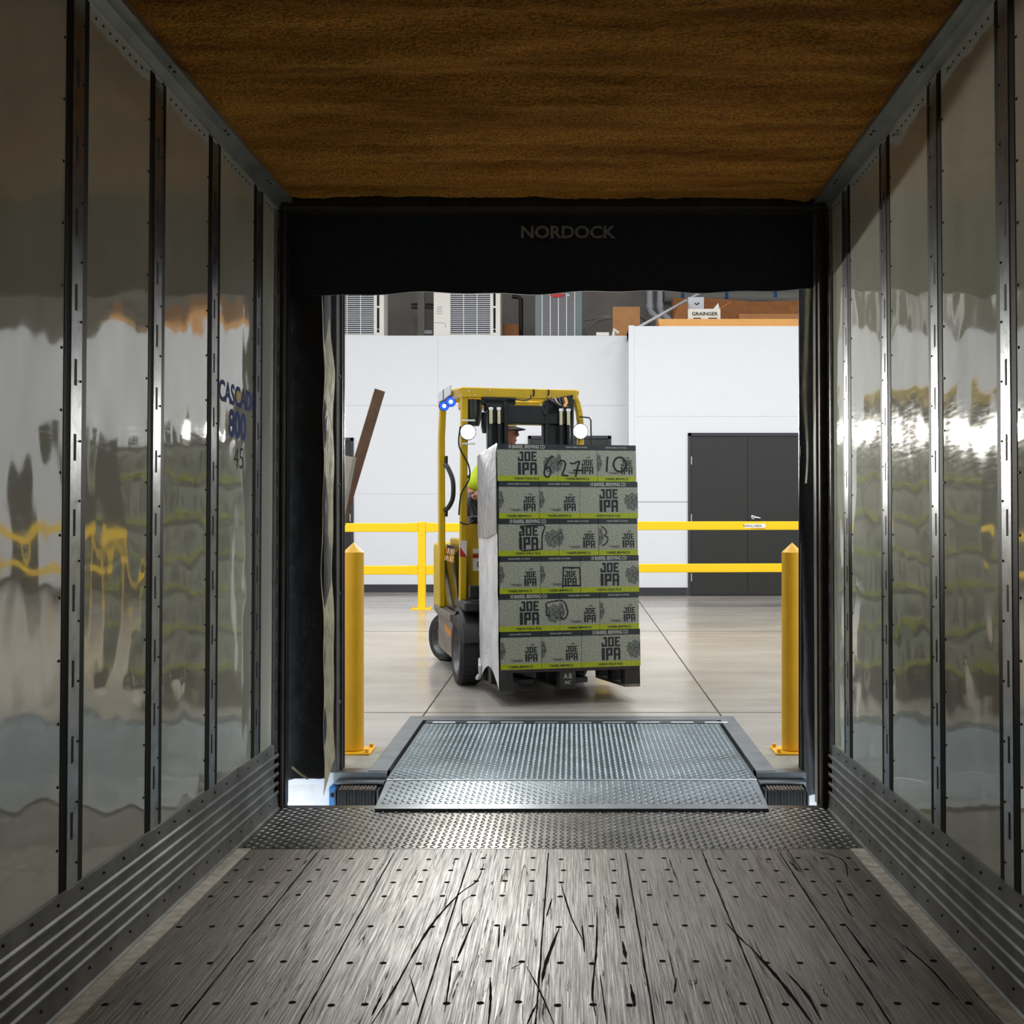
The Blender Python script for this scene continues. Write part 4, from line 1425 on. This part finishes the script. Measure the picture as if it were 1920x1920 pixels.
m = MB()
# red and white reflective tape on the hood flank
for k in range(7):
    y0 = 1.56 + k*0.11
    m.add([(-0.452, y0, 0.90), (-0.452, y0+0.055, 0.90), (-0.432, y0+0.075, 1.0), (-0.432, y0+0.02, 1.0)], [(0, 1, 2, 3)], 'tape_white' if k % 2 else 'decal_orange')
m.add([(-0.456, 2.28, 0.93), (-0.456, 2.40, 1.06), (-0.456, 2.22, 1.06)], [(0, 1, 2)], 'tape_red')
part('reflective_tape', m, fk, 'orange and white reflective tape')
m = MB()
m.box((-0.29, 1.78, 1.075), (0.29, 2.22, 1.17), 'truck_black', None, 0.03, 2)
m.box((-0.25, 2.16, 1.16), (0.25, 2.28, 1.62), 'truck_black', Matrix.Translation((0, 0, 0)), 0.04, 2)
part('seat', m, fk, 'black driver seat')
# fender, sill, step
for sg in (-1, 1):
    m = MB()
    prof = []
    for k in range(13):
        a = R(8 + k*13.2)
        prof.append((1.10 + 0.315*math.cos(a), 0.27 + 0.315*math.sin(a)))
    inner = [(1.10 + (q[0]-1.10)*0.90, 0.27 + (q[1]-0.27)*0.90) for q in prof]
    u0, u1 = sorted((0.27*sg, 0.475*sg))
    pts = prof + inner[::-1]
    vs = [(u, q[0], q[1]) for u in (u0, u1) for q in pts]
    k2 = len(pts)
    fs = [(i, (i+1) % k2, (i+1) % k2 + k2, i + k2) for i in range(k2)]
    for i in range(12):
        fs += [(i, i+1, k2-2-i, k2-1-i), (k2+i, k2+k2-1-i, k2+k2-2-i, k2+i+1)]
    m.add(vs, fs, 'truck_black')
    u0, u1 = sorted((0.25*sg, 0.46*sg))
    m.box((u0, 0.86, 0.565), (u1, 1.40, 0.64), 'truck_black', None, 0.012)
    part('fender', m, fk, None, None, True)
    m = MB()
    u = 0.49*sg
    pts = [(0.30*sg, 0.47), (u, 0.50), (u*1.01, 0.455), (0.455*sg, 0.40), (0.455*sg, 0.14), (0.30*sg, 0.12)]
    if sg > 0: pts = pts[::-1]
    m.prism(pts, (1.40, 2.42), 'sill_grime')
    m.box((min(u*1.012, u*0.99), 1.40, 0.455), (max(u*1.012, u*0.99), 2.42, 0.505), 'sill_grime', None, 0.006)
    so = part('sill', m, fk, 'scuffed grey side sill', None, True)
    m = MB()
    for k in range(5):
        a = 1.62 + k*0.075
        m.box((min(0.456*sg, 0.458*sg), a, 0.30 + 0.004*k), (max(0.456*sg, 0.458*sg), a+0.05, 0.355 + 0.004*k), 'decal_orange')
    part('decal', m, so, 'worn orange decal')
# cowl
m = MB()
m.box((-0.43, 1.20, 0.62), (0.40, 1.30, 1.22), 'truck_yellow', None, 0.03, 2)
m.box((-0.36, 1.10, 0.45), (0.36, 1.24, 0.66), 'truck_black', None, 0.01)
m.box((-0.425, 1.185, 0.50), (-0.395, 1.22, 1.02), 'truck_black')
cw = part('cowl', m)
m = MB()
m.box((-0.345, 1.193, 0.985), (-0.215, 1.2, 1.02), 'label_white')
m.box((-0.345, 1.191, 0.95), (-0.215, 1.199, 0.975), 'tape_red')
m.box((-0.345, 1.192, 0.85), (-0.215, 1.2, 0.948), 'label_white')
m.lathe([(0.03, 0), (0.03, 0.002)], 'ink_black', 14, Matrix.Translation((-0.285, 1.192, 0.90)) @ Matrix.Rotation(R(90), 4, 'X'))
m.lathe([(0.022, 0.002), (0.022, 0.003)], 'label_white', 14, Matrix.Translation((-0.285, 1.192, 0.90)) @ Matrix.Rotation(R(90), 4, 'X'))
part('warning_sticker', m, cw, 'red and white warning sticker')
m = MB()
m.box((-0.37, 1.18, 1.215), (0.37, 1.34, 1.275), 'truck_black', None, 0.012)
part('dashboard', m)
# overhead guard
ZG = 2.245
def bar(m, p0, p1, wx, wy, mat='truck_yellow', bev=0.008):
    a, b = Vector(p0), Vector(p1)
    z = (b-a).normalized()
    y = Vector((0, 1, 0)) - z*z.y
    y.normalize()
    x = y.cross(z)
    mt = Matrix(((x.x, y.x, z.x, a.x), (x.y, y.y, z.y, a.y), (x.z, y.z, z.z, a.z), (0, 0, 0, 1)))
    m.box((-wx/2, -wy/2, 0), (wx/2, wy/2, (b-a).length), mat, mt, bev)
for sg in (-1, 1):
    m = MB()
    if sg < 0:
        bar(m, (-0.435, 1.13, 0.62), (-0.425, 1.10, ZG-0.03), 0.052, 0.065)
    else:
        pr = [(0.43, ZG-0.04), (0.455, ZG-0.09), (0.474, ZG-0.16), (0.484, ZG-0.24), (0.488, ZG-0.34), (0.47, 1.2), (0.45, 0.62)]
        for p_, q_ in zip(pr, pr[1:]):
            bar(m, (p_[0], 1.12, p_[1]+0.004), (q_[0], 1.12, q_[1]-0.004), 0.045, 0.065)
    part('front_leg', m)
    m = MB()
    bar(m, (0.465*sg, 2.12, 0.50), (0.465*sg, 2.14, 1.95), 0.052, 0.075)
    bar(m, (0.465*sg, 2.14, 1.93), (0.455*sg, 2.10, 2.27), 0.052, 0.075)
    part('rear_leg', m)
m = MB()
m.box((-0.455, 1.05, ZG-0.078), (0.445, 1.09, ZG), 'truck_yellow', None, 0.006)
m.box((-0.445, 1.09, ZG-0.01), (0.435, 1.16, ZG), 'truck_yellow', None, 0.004)
for sg in (-1, 1):
    bar(m, (0.435*sg, 1.07, ZG-0.035), (0.455*sg, 2.16, ZG+0.03), 0.05, 0.075)
m.box((-0.47, 2.10, ZG-0.02), (0.47, 2.17, ZG+0.06), 'truck_yellow', None, 0.006)
for k in range(6):
    x = -0.32 + k*0.128
    bar(m, (x, 1.08, ZG-0.02), (x, 2.13, ZG+0.03), 0.02, 0.05)
m.box((-0.33, 1.85, ZG-0.09), (0.33, 2.10, ZG-0.02), 'truck_yellow', None, 0.01)
gd = part('overhead_guard', m)
m = MB()
for x, z in ((-0.40, ZG-0.03), (-0.35, ZG-0.06), (-0.24, ZG-0.02), (0.36, ZG-0.06), (0.30, ZG-0.065), (0.40, ZG-0.05)):
    m.lathe([(0.007, 0), (0.006, 0.004)], 'pipe_white', 8, Matrix.Translation((x, 1.05, z)) @ Matrix.Rotation(R(90), 4, 'X'))
for x, h in ((0.10, 0.06), (0.215, 0.05)):
    m.tube([(x, 1.046, ZG-0.005), (x+0.004, 1.046, ZG-0.005-h/2), (x-0.004, 1.046, ZG-h)], 0.006, 'ink_black', 6)
part('bolt', m, gd, 'pale bolts and dark smudges on the front bar')
m = MB()
m.box((-0.496, 1.40, ZG-0.028), (-0.480, 2.16, ZG+0.055), 'pipe_white', None, 0.004)  # pale strip painting the white reflection on the roof side beam
m.box((-0.499, 1.76, ZG-0.03), (-0.496, 1.80, ZG+0.05), 'truck_black')
part('beam_reflection', m, gd, 'pale grey strip painted as a reflection on the roof side beam')
# blue lamps
for v in (1.55, 1.95):
    m = MB()
    mt = Matrix.Translation((-0.470, v, ZG-0.068)) @ Matrix.Rotation(R(95), 4, 'X')
    m.lathe([(0.026, -0.05), (0.042, -0.02), (0.042, 0.02), (0.036, 0.022)], 'truck_black', 18, mt)
    bl = part('blue_spotlight', m)
    m = MB()
    m.lathe([(0.038, 0.0225), (0.020, 0.026)], 'blue_led', 18, mt)
    m.lathe([(0.016, 0.027), (0.012, 0.030)], 'blue_core', 12, mt)
    part('lens', m, bl, 'glowing blue lens')
# beacons hanging under the roof
m = MB()
mt = Matrix.Translation((-0.352, 1.17, ZG-0.285))
m.lathe([(0.050, 0.0), (0.058, 0.02), (0.072, 0.10), (0.074, 0.20)], 'lamp_housing', 24, mt)
part('alarm_horn', m, fk, 'dark tapered housing hanging under the front bar')
m = MB()
m.lathe([(0.024, 0.0), (0.034, 0.05), (0.036, 0.16)], 'lamp_housing', 18, Matrix.Translation((-0.245, 1.22, ZG-0.335)))
m.tube([(-0.245, 1.22, ZG-0.17), (-0.245, 1.22, ZG-0.03)], 0.012, 'truck_black', 8)
part('mirror', m, fk, 'small dark mirror pod')
# headlights
for u, v, z in ((-0.408, 1.035, 1.905), (0.472, 1.06, 1.925)):
    m = MB()
    mt = Matrix.Translation((u, v, z)) @ Matrix.Rotation(R(90), 4, 'X')
    m.lathe([(0.032, -0.07), (0.055, -0.04), (0.062, 0.0), (0.058, 0.004)], 'truck_black', 24, mt)
    if u > 0:
        m.tube([(u, v+0.02, z+0.115), (u+0.075, v+0.02, z+0.108), (u+0.088, v+0.02, z+0.09), (u+0.092, v+0.02, z-0.10)], 0.006, 'truck_black', 8)
        m.box((u-0.09, v+0.0, z-0.012), (u-0.02, v+0.03, z+0.012), 'truck_black')
    else:
        m.box((u-0.01, v+0.03, z-0.012), (u+0.02, v+0.07, z+0.012), 'truck_black')
        for zz in (z+0.088, z-0.088):
            m.tube([(u-0.045, v, zz), (u+0.055, v, zz)], 0.006, 'pipe_white', 6)
    h = part('headlight', m)
    m = MB()
    m.lathe([(0.056, 0.003), (0.046, 0.012), (0.020, 0.017), (0.0, 0.018)], 'headlight_glow', 24, mt, False)
    part('lens', m, h, 'glowing white lens', None, True)
    d = bpy.data.lights.new('headlight_beam', 'SPOT')
    d.energy = 310; d.spot_size = R(64); d.spot_blend = 1.0; d.shadow_soft_size = 0.05
    d.color = (1.0, 0.98, 0.92)
    lo = bpy.data.objects.new('headlight_beam', d); C.objects.link(lo)
    lo.parent = h
    lo.matrix_local = Matrix.Translation((u, v-0.03, z)) @ Matrix.Rotation(R(-81), 4, 'X')
# mast
MT = Matrix.Translation((0, 0.86, 0.12)) @ Matrix.Rotation(R(-3.4), 4, 'X')
for a, b in ((-0.255, -0.100), (0.175, 0.390)):
    m = MB()
    m.box((a, 0.07, 0.0), (b, 0.15, 1.98), 'mast_black', None, 0.004)
    w2 = (b-a)
    m.box((a+0.01, 0.03, 0.0), (a+0.035, 0.10, 2.0), 'mast_black', None, 0.003)
    m.box((b-0.04, 0.02, 0.0), (b-0.012, 0.10, 2.02), 'mast_black', None, 0.003)
    part('mast_upright', m, fk, None, MT)
m = MB()
m.box((-0.24, 0.04, 0.30), (0.37, 0.12, 0.42), 'mast_black', None, 0.006)
part('mast_crossbar', m, fk, None, MT)
m = MB()
m.box((-0.24, 0.04, 1.858), (0.37, 0.13, 2.0), 'mast_black', None, 0.006)
m.box((-0.30, 0.05, 2.0), (-0.04, 0.12, 2.055), 'mast_black', None, 0.015)
m.prism([(-0.30, 2.06), (-0.04, 2.06), (-0.08, 1.96), (-0.24, 1.93)], (0.05, 0.12), 'mast_black')
m.prism([(0.18, 2.04), (0.405, 2.09), (0.40, 1.97), (0.20, 1.93)], (0.04, 0.12), 'mast_black')
m.tube([(0.20, 0.06, 2.02), (0.16, 0.05, 1.985), (0.19, 0.04, 1.93)], 0.02, 'mast_black', 8)
part('mast_crosshead', m, fk, None, MT)
for xs_ in ((-0.240, -0.180), (0.300, 0.358)):
    for x in xs_:
        m = MB()
        m.tube([(x, 0.015, 1.40), (x, 0.015, 1.93)], 0.014, 'mast_black', 12)
        m.tube([(x, 0.015, 1.85), (x, 0.015, 1.955)], 0.0155, 'rod_chrome', 12)
        m.tube([(x, 0.015, 1.955), (x, 0.015, 1.975)], 0.021, 'chrome', 12)
        part('lift_rod', m, fk, 'bright rod end', MT)
m = MB()
for k in range(5):
    P = smooth_line([(0.20 + 0.03*k, 0.04, 2.06), (0.23 + 0.025*k, 0.0, 2.03 - 0.01*k), (0.28 + 0.02*k, 0.02, 1.99), (0.32, 0.03, 1.94)])
    m.tube(P, 0.007, 'pipe_black' if k != 2 else 'pipe_grey', 6)
m.tube([(0.332, 0.0, 2.06), (0.342, -0.005, 2.02), (0.325, 0.0, 1.99)], 0.012, 'cardboard_light', 8)
m.tube(smooth_line([(-0.10, 0.03, 2.05), (0.0, 0.02, 2.035), (0.06, 0.02, 2.045), (0.07, 0.02, 2.075)]), 0.005, 'ink_black', 6)
m.tube([(0.415, 0.09, 2.12), (0.405, 0.08, 1.98), (0.40, 0.08, 1.70)], 0.014, 'pipe_black', 8)
part('hydraulic_hose', m, fk, 'tangle of black hoses with a tan fitting', MT)
# carriage and forks
m = MB()
for z in (0.22, 0.55):
    m.box((-0.42, -0.03, z), (0.58, 0.02, z+0.09), 'mast_black', None, 0.006)
for x in (-0.30, 0.42):
    m.box((x, -0.03, 0.2), (x+0.06, 0.015, 0.66), 'mast_black')
part('carriage', m, fk, None, MT)
for u in (-0.14, 0.24):
    m = MB()
    mt = FK.inverted() @ LD
    m.box((u+0.0-0.1-0.05, 0.12, 0.030), (u-0.1+0.05, 0.815, 0.068), 'steel_dark', mt, 0.004)
    m.box((u-0.1-0.05, 0.825, 0.030), (u-0.1+0.05, 0.855, 0.62), 'steel_dark', mt, 0.004)
    part('fork', m)
# controls
m = MB()
m.tube([(0.05, 1.30, 1.22), (0.05, 1.47, 1.40)], 0.025, 'truck_black', 10)
part('steering_column', m)
m = MB()
mt = Matrix.Translation((0.05, 1.48, 1.41)) @ Matrix.Rotation(R(38), 4, 'X')
m.tube([mt @ Vector((0.16*math.cos(a*0.3142), 0.16*math.sin(a*0.3142), 0)) for a in range(20)], 0.013, 'truck_black', 8, False, True)
for k in range(3):
    a = R(90 + 120*k)
    m.tube([mt @ Vector((0, 0, -0.01)), mt @ Vector((0.16*math.cos(a), 0.16*math.sin(a), 0))], 0.012, 'truck_black', 8)
part('steering_wheel', m)
m = MB()
m.tube(smooth_line([(-0.345, 1.30, 1.26), (-0.375, 1.31, 1.31), (-0.41, 1.33, 1.40)]), 0.019, 'truck_black', 10)
m.tube([(-0.41, 1.33, 1.40), (-0.42, 1.335, 1.44)], 0.010, 'truck_black', 8)
part('control_lever', m)
m = MB()
m.tube(smooth_line([(-0.27, 1.50, 1.08), (-0.28, 1.54, 1.28), (-0.31, 1.56, 1.38), (-0.30, 1.60, 1.435), (-0.255, 1.62, 1.45)]), 0.022, 'truck_black', 10)
part('control_lever', m)
m = MB()
m.tube(smooth_line([(-0.44, 2.09, 1.70), (-0.42, 2.04, 1.66), (-0.39, 1.99, 1.56), (-0.39, 1.99, 1.42), (-0.42, 2.03, 1.34), (-0.44, 2.09, 1.32)]), 0.020, 'truck_black', 10)
m.box((-0.440, 2.07, 1.68), (-0.42, 2.13, 1.77), 'truck_black', None, 0.004)
m.box((-0.440, 2.07, 1.26), (-0.42, 2.13, 1.33), 'truck_black', None, 0.004)
part('grab_handle', m)
m = MB()
m.tube(smooth_line([(-0.458, 1.09, 1.95), (-0.468, 1.08, 1.80), (-0.40, 1.06, 1.66), (-0.395, 1.06, 1.55), (-0.455, 1.06, 1.44), (-0.47, 1.08, 1.28)]), 0.006, 'ink_black', 6)
m.tube(smooth_line([(-0.46, 1.08, 1.225), (-0.41, 1.06, 1.21), (-0.36, 1.10, 1.235)]), 0.006, 'ink_black', 6)
part('cable', m)
m = MB()
m.box((-0.461, 1.083, 0.965), (-0.409, 1.090, 1.085), 'tape_white')
m.add([(-0.461, 1.0825, 0.965), (-0.409, 1.0825, 0.965), (-0.461, 1.0825, 1.04)], [(0, 1, 2)], 'tape_red')
part('reflective_tape', m, fk, 'red and white reflective tape on the front leg')

# ================================================================== DRIVER
def limb(m, pts, rad, mat, seg=14):
    P = [Vector(p) for p in pts]
    m.tube(P, rad, mat, seg)
    for p, r in zip(P, rad):
        prof = [(max(0.0005, r*math.sin(math.pi*i/8)), -r*math.cos(math.pi*i/8)) for i in range(9)]
        m.lathe(prof, mat, seg, Matrix.Translation(p), False)
def ell(m, c, rx, ry, rz, mat, rot=None, seg=20):
    prof = [(max(0.0005, math.sin(math.pi*i/14)), -math.cos(math.pi*i/14)) for i in range(15)]
    mt = Matrix.Translation(c) @ (rot if rot else Matrix()) @ Matrix.Diagonal((rx, ry, rz, 1))
    m.lathe(prof, mat, seg, mt, False)
def union(name, m, voxel, parent, smooth=4):
    me = m.mesh(name)
    ob = bpy.data.objects.new('tmp', me); C.objects.link(ob)
    md = ob.modifiers.new('r', 'REMESH'); md.mode = 'VOXEL'; md.voxel_size = voxel; md.use_smooth_shade = True
    md = ob.modifiers.new('s', 'SMOOTH'); md.iterations = smooth; md.factor = 0.5
    dg = bpy.context.evaluated_depsgraph_get()
    me2 = bpy.data.meshes.new_from_object(ob.evaluated_get(dg))
    bpy.data.objects.remove(ob)
    if not me2.materials:
        for q in m.mats: me2.materials.append(MATS[q])
    me2.name = name
    me2.polygons.foreach_set('use_smooth', [True]*len(me2.polygons))
    return link(name, me2, parent)
PX = 0.035
per = empty('person', FK @ Matrix.Translation((PX, 0, 0)))
tag(per, 'person in lime shirt, dark cap and glasses seated driving the forklift, head turned aside', 'person')
HZ = Matrix.Translation((-0.005, 1.87, 1.945)) @ Matrix.Rotation(R(72), 4, 'Z')
SH, EL, HA = (-0.185, 1.92, 1.64), (-0.315, 1.83, 1.45), (-0.285, 1.63, 1.435)
SH2, EL2, HA2 = (0.225, 1.92, 1.64), (0.32, 1.78, 1.40), (0.14, 1.56, 1.42)
m = MB()
limb(m, [(0, 1.98, 1.22), (0.0, 1.97, 1.40), (0.01, 1.94, 1.56), (0.02, 1.92, 1.68)], [0.15, 0.135, 0.15, 0.08], 'skin')
limb(m, [(0.01, 1.91, 1.66), (0.0, 1.885, 1.85)], [0.058, 0.052], 'skin')
limb(m, [SH, EL, HA], [0.055, 0.042, 0.030], 'skin')
limb(m, [SH2, EL2, HA2], [0.055, 0.042, 0.030], 'skin')
limb(m, [(-0.16, 1.92, 1.645), (0.2, 1.92, 1.645)], [0.06, 0.06], 'skin')
# legs
for sg in (-1, 1):
    limb(m, [(0.09*sg, 1.97, 1.22), (0.13*sg, 1.55, 1.24), (0.13*sg, 1.40, 0.82), (0.13*sg, 1.36, 0.72)], [0.085, 0.060, 0.045, 0.04], 'skin')
# head with face
def hv(x, y, z): return HZ @ Vector((x, y, z))
rotH = HZ.to_3x3().to_4x4()
ell(m, hv(0, 0.012, 0.035), 0.076, 0.096, 0.098, 'skin', rotH)
ell(m, hv(0, -0.022, -0.045), 0.058, 0.070, 0.075, 'skin', rotH)
limb(m, [hv(0, -0.088, 0.03), hv(0, -0.108, -0.005), hv(0, -0.092, -0.015)], [0.009, 0.013, 0.012], 'skin', 8)
limb(m, [hv(-0.02, -0.088, -0.05), hv(0.02, -0.088, -0.05)], [0.009, 0.009], 'skin', 8)
for sg in (-1, 1):
    ell(m, hv(0.077*sg, 0.015, 0.005), 0.010, 0.022, 0.032, 'skin', rotH, 10)
# hands
def hand(hx, d, side):
    hx = Vector(hx); d = Vector(d).normalized()
    up = Vector((0, 0, 1))
    sd = d.cross(up).normalized()
    limb(m, [hx, hx + d*0.06], [0.032, 0.034], 'skin', 10)
    for k, ln in enumerate((0.062, 0.072, 0.068, 0.052)):
        o = hx + d*0.075 + sd*((k-1.5)*0.021)
        limb(m, [o, o + d*ln*0.45, o + d*ln*0.6 - up*ln*0.45, o + d*ln*0.25 - up*ln*0.72], [0.0095, 0.009, 0.0085, 0.008], 'skin', 8)
    o = hx + d*0.03 + sd*side*0.034
    limb(m, [o, o + sd*side*0.022 + d*0.025 - up*0.01, o + sd*side*0.012 + d*0.05 - up*0.03], [0.012, 0.011, 0.009], 'skin', 8)
hand(HA, (0.12, -1, 0.05), 1)
hand(HA2, (-0.25, -1, 0.1), -1)
body = union('body', m, 0.0075, per, 3)
m = MB()
limb(m, [(0, 1.98, 1.20), (0.0, 1.97, 1.40), (0.01, 1.94, 1.56), (0.02, 1.92, 1.66)], [0.17, 0.155, 0.168, 0.09], 'shirt_lime')
limb(m, [(-0.16, 1.92, 1.645), (0.2, 1.92, 1.645)], [0.072, 0.072], 'shirt_lime')
limb(m, [SH, Vector(SH).lerp(Vector(EL), 0.62)], [0.074, 0.072], 'shirt_lime')
limb(m, [SH2, Vector(SH2).lerp(Vector(EL2), 0.62)], [0.074, 0.072], 'shirt_lime')
so = union('shirt', m, 0.012, per, 4); so['label'] = 'lime short-sleeved shirt'
m = MB()
for sg in (-1, 1):
    limb(m, [(0.085*sg, 1.98, 1.21), (0.13*sg, 1.55, 1.235), (0.13*sg, 1.41, 0.80)], [0.108, 0.082, 0.070], 'trousers_dark')
limb(m, [(-0.08, 1.99, 1.20), (0.08, 1.99, 1.20)], [0.12, 0.12], 'trousers_dark')
to = union('trousers', m, 0.013, per, 4); to['label'] = 'dark trousers'
for sg in (-1, 1):
    m = MB()
    limb(m, [(0.13*sg, 1.37, 0.76), (0.13*sg, 1.36, 0.70), (0.13*sg, 1.345, 0.70)], [0.06, 0.05, 0.048], 'boot_brown')
    union('boot', m, 0.012, per, 3)
m = MB()
prof = [(0.083*math.cos(R(a)), 0.080*math.sin(R(a))) for a in (0, 15, 30, 45, 60, 75, 89)]
m.lathe(prof, 'cap_khaki', 24, HZ @ Matrix.Translation((0, 0.010, 0.060)) @ Matrix.Diagonal((1, 1.26, 1, 1)), False)
cp_ = build('cap', m, per); cp_['label'] = 'khaki cap crown'
m = MB()
def brim(u, v):
    a = R(-62 + 124*u)
    r = 0.085 + 0.078*v*math.cos(a*0.95)
    return HZ @ Vector((r*math.sin(a)*0.92, 0.01 - r*math.cos(a)*1.12, 0.064 - 0.022*v - 0.012*(math.sin(a)**2)))
m.grid(brim, 16, 6, 'cap_dark')
m.grid(lambda u, v: tuple(Vector(brim(1-u, v)) - Vector((0, 0, 0.005))), 16, 6, 'cap_dark')
bo = build('brim', m, cp_); bo['label'] = 'dark brim'
m = MB()
for sg in (-1, 1):
    m.tube([hv(0.034*sg + 0.026*math.cos(a*0.4488), -0.100, 0.022 + 0.020*math.sin(a*0.4488)) for a in range(14)], 0.0035, 'ink_black', 6, False, True)
    m.tube([hv(0.06*sg, -0.098, 0.03), hv(0.079*sg, -0.05, 0.03), hv(0.08*sg, 0.02, 0.02)], 0.003, 'ink_black', 6)
m.tube([hv(-0.01, -0.104, 0.028), hv(0.01, -0.104, 0.028)], 0.003, 'ink_black', 6)
build('glasses', m, per)
